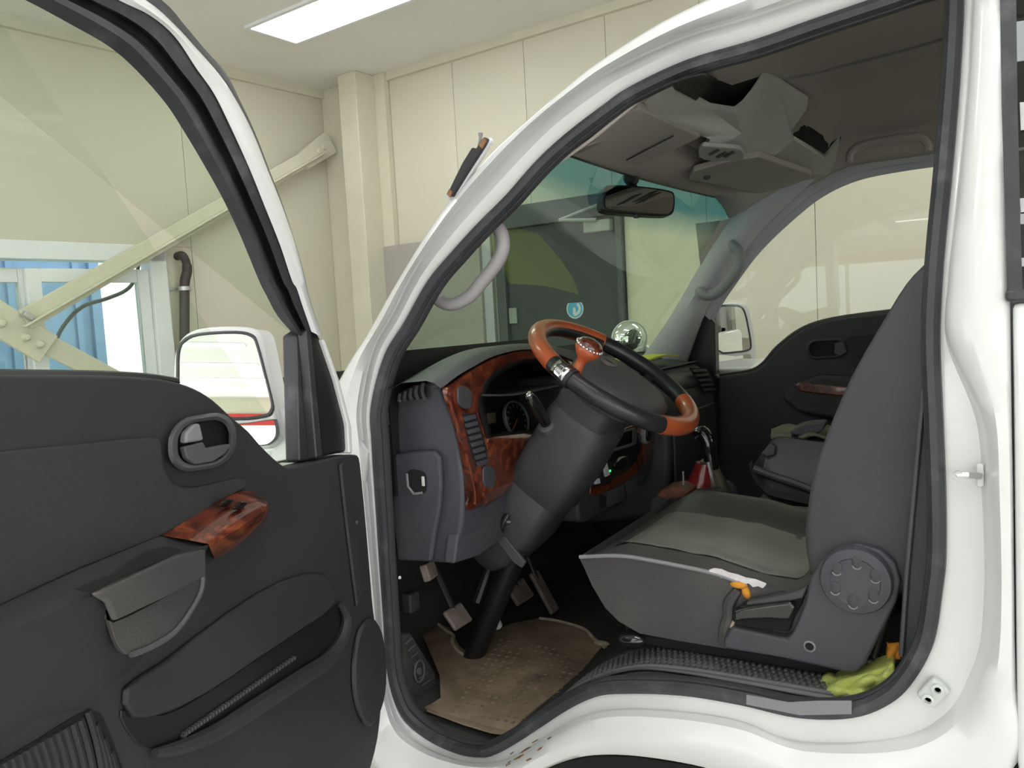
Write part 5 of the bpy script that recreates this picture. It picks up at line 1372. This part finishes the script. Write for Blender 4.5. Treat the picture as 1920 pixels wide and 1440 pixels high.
# tread plate over the wheel arch, following the floor
_fx = [p[0] for p in flp[:12]]; _fz = [p[1] for p in flp[:12]]
_fc = cr([A3(p[0], 0, p[1]) for p in flp[:11]], 4)
def floor_z(x): return float(np.interp(x, [p[0] for p in _fc], [p[2] for p in _fc]))
tx0, tx1, ty0, ty1 = -.80, -.10, .085, .225
fpart(MB().grid(lambda u, v: (lambda x: A3(x, lerp(ty0, ty1, v) + .04 * (1 - u) ** 3, floor_z(x) + .005))(lerp(tx0, tx1, u)), 36, 4), 'tread_plate', 'tread', 'ribbed grey tread strip on the sill', solid=.004)
ts = MB()
for i in range(58):
    for j in range(6):
        x = lerp(tx0 + .03, tx1 - .02, i / 57) + (j % 2) * .006; y = .118 + j * .015
        ts.box((x, y, floor_z(x) + .009), (.0055, .008, .004))
o = fpart(ts, 'tread_studs', 'tread'); o['kind'] = 'stuff'
fpart(MB().tube([A3(x, .100, floor_z(x) + .008) for x in np.linspace(tx0, tx1, 30)], .005, 6), 'tread_edge', 'tread')
fpart(MB().prism([side(*p, .030) for p in [(1540,1313),(1597,1313),(1597,1338),(1500,1340),(1400,1320),(1400,1302),(1480,1316)]], (0, -.002, 0)), 'sill_patch', 'handle_dark', 'pale worn patch of the sill seal')

# ---- gear lever and centre box
GL = empty('gear_lever', atY(1332, 925, .82), TK); tag(GL, 'black gear lever in a red vinyl boot')
g_top = atY(1319, 818, .82)
MB().tube(cr([atY(1335, 880, .82), atY(1330, 845, .82), atY(1326, 826, .82), atY(1316, 812, .82), atY(1306, 818, .82)], 4), [.019] * 5 + [.021] * 8 + [.020] * 4, 14).build('lever_knob', M['gloss_black'], GL)
MB().tube([atY(1306, 936, .82), atY(1318, 900, .82), atY(1322, 868, .82)], [.050, .038, .024], 14).build('lever_boot', M['red_boot'], GL)
MB().tube([atY(1345, 940, .84), atY(1335, 900, .83), atY(1328, 862, .82)], [.050, .034, .021], 12).build('boot_cover', M['clear_cover'], GL)
CBX = empty('centre_box', (-.75, .72, .80), TK); tag(CBX, 'grey centre box with a worn red-brown tray')
MB().prism([atY(*p, .70) for p in [(1216,955),(1218,936),(1234,928),(1330,928),(1345,945),(1345,1010),(1216,1010)]], (0, .20, 0)).build('box_body', M['plastic'], CBX, bevel=.01)
MB().prism([atY(*p, .70) for p in [(1228,930),(1240,918),(1262,914),(1290,922),(1285,934),(1250,938)]], (0, .10, 0)).build('tray', M['brown_tray'], CBX, bevel=.006)
MB().tube([atY(1282, 915, .75), atY(1281, 884, .75)], .0025, 6).build('rod', M['steel'], CBX)

# ================================================================== loose things in the cab
def cloth(fn, nu, nv, name, m, thick=.004, parent=None):
    return MB().grid(fn, nu, nv).build(name, M[m], parent, solid=thick, ang=180)
# yellow-green towel behind the seat
tw = empty('towel', atZ(1600, 1292, .70))
tag(tw, 'crumpled yellow-green towel lying on the sill behind the driver seat', 'towel')
tc = [(1528,1292),(1535,1282),(1552,1262),(1570,1268),(1582,1272),(1600,1262),(1625,1250),(1650,1245),(1664,1236),(1676,1234)]
tb = [(1545,1312),(1556,1311),(1572,1309),(1590,1308),(1606,1304),(1622,1298),(1640,1291),(1652,1284),(1664,1276),(1676,1266)]
def tl(a, t): return a[int(t)] if t >= len(a) - 1 else (lerp(a[int(t)][0], a[int(t) + 1][0], t % 1), lerp(a[int(t)][1], a[int(t) + 1][1], t % 1))
ts_ = [cr([A3(*p, 0) for p in l], 3) for l in (tc, tb)]
nT = len(ts_[0])
def towel(u, v):
    i = min(nT - 1, int(round(u * (nT - 1))))
    p = lerp(ts_[0][i], ts_[1][i], v)
    fold = abs(((u * 3.3 + v * .9) % 1) - .5) * .034 + abs(((u * 1.7 - v * 1.6 + .3) % 1) - .5) * .026
    y = .150 - .060 * math.sin(v * PI * .6) + fold
    return atY(p[0], p[1], y)
cloth(towel, nT - 1, 12, 'towel_top', 'towel', .006, tw)
MB().prism([atY(*p, .118) for p in [(1540,1298),(1570,1278),(1625,1262),(1674,1245),(1674,1266),(1640,1288),(1600,1303),(1550,1308)]], (0, .06, 0)).build('towel_bulk', M['towel'], tw, bevel=.008)
og = MB().grid(lambda u, v: atY(lerp(1664, 1690, u), lerp(1206, 1236, v), .16 + .006 * math.sin(u * 7 + v * 5)), 6, 6).build('rag', M['orange'], None, solid=.006, ang=180)
tag(og, 'scrap of orange cloth tucked behind the driver seat above the towel', 'cloth')
# yellow cloth on the dash (its image shows in the windscreen)
def ycloth(u, v):
    a = lerp(A3(-1.055, 1.02, 0), A3(-1.012, 1.300, 0), v); b = lerp(A3(-.936, 1.10, 0), A3(-.902, 1.345, 0), v)
    p = lerp(a, b, u)
    return A3(p[0], p[1], 1.210 + .003 * math.sin(u * 4 + v * 7))
yc = cloth(ycloth, 14, 16, 'yellow_cloth', 'yellow', .006)
tag(yc, 'folded yellow cloth lying on top of the dashboard', 'cloth')
# bag on the passenger seat with things on top
bgx = empty('shoulder_bag', atY(1480, 930, .95)); tag(bgx, 'dark green-black vinyl bag slumped on the passenger seat', 'bag')
b_lo = [(1412,880),(1418,900),(1430,920),(1452,938),(1500,950),(1580,965),(1660,960)]
b_hi = [(1412,876),(1430,850),(1448,828),(1470,822),(1520,828),(1600,836),(1660,840)]
def brow_(l, y): return [atY(*p, y) for p in cr([A3(*q, 0)[:2] for q in l], 3)]
r0_, r1_ = brow_(b_lo, .90), brow_(b_hi, .93)
rim1 = [lerp(a, b, .02) + A3(0, -.01, .012) for a, b in zip(r0_, r1_)]
MB().loft([[p + A3(.02, .20, 0) for p in r0_], r0_, [p + A3(-.004, -.012, .004) for p in rim1], [p + A3(0, -.004, .012) for p in rim1], [lerp(a, b, .45) + A3(0, .012, .004 * math.sin(k * .9)) for k, (a, b) in enumerate(zip(r0_, r1_))], r1_, [p + A3(.0, .06, .006) for p in r1_], [p + A3(.03, .26, -.02) for p in r1_]], False).build('bag_body', M['bag'], bgx, ang=60, solid=.006)
MB().tube(cr([atY(*p, .885) for p in [(1413,878),(1450,892),(1490,905),(1530,920),(1600,940)]], 4), .010, 8).build('bag_piping', M['plastic_light'], bgx)
MB().prism([atY(*p, .915) for p in [(1428,852),(1446,832),(1456,838),(1454,854),(1440,858)]], (0, -.012, .004)).build('bag_tab', M['plastic_light'], bgx, bevel=.004)
ol = MB().grid(lambda u, v: atY(lerp(1446, 1580, u), lerp(823, 803, v) - 4 * math.sin(u * 3.1), lerp(.94, 1.10, v) + .004 * math.sin(u * 20)) + A3(0, 0, .006 * math.sin(u * 13 + v * 5)), 18, 8)
olo = ol.build('olive_cloth', M['olive'], None, solid=.008, ang=180); tag(olo, 'crumpled olive cloth draped over the top of the dark bag', 'cloth')
po_ = MB().prism(cr([atY(*p, .955) + A3(0, 0, .012) for p in [(1480,820),(1500,808),(1530,804),(1546,806),(1540,818),(1520,824),(1495,825)]], 2, True), (0, .06, .006)).build('grey_pouch', M['pouch'], None, bevel=.008, seg=3)
tag(po_, 'small dark grey pouch resting on the olive cloth', 'pouch')

# rust stains on the arch lip, laid on the panel's own surface
from mathutils.bvhtree import BVHTree
_bv = BVHTree.FromPolygons([v.co + Vector(ORG[body]) for v in body.data.vertices], [tuple(p.vertices) for p in body.data.polygons])
RS = empty('rust_stains', side(985, 1405, .02), TK); RS['label'] = 'rust stains on the white arch lip'
def on_body(px, py, d=.0008):
    r = Vector(ray(px, py)).normalized()
    h = _bv.ray_cast(Vector(CAM), r)[0]
    return None if h is None else np.array(h - r * d)
for (x, y, w, h) in ((1003,1390,9,2.2),(985,1406,13,3),(1012,1404,7,2.5),(972,1420,15,3.5),(992,1424,8,3),(953,1432,7,4),(1030,1384,6,2),(1392,1318,5,1.5),(960,1412,5,2)):
    pts = []
    for k in range(14):
        a = 2 * PI * k / 14; r = .5 + .5 * random.random()
        pts.append(on_body(x + w * r * math.cos(a), y + h * r * math.sin(a) - .55 * w * r * math.cos(a)))
    if any(p is None for p in pts): continue
    MB().add(pts, [tuple(range(14))]).build('rust_spot', M['rust'], RS)
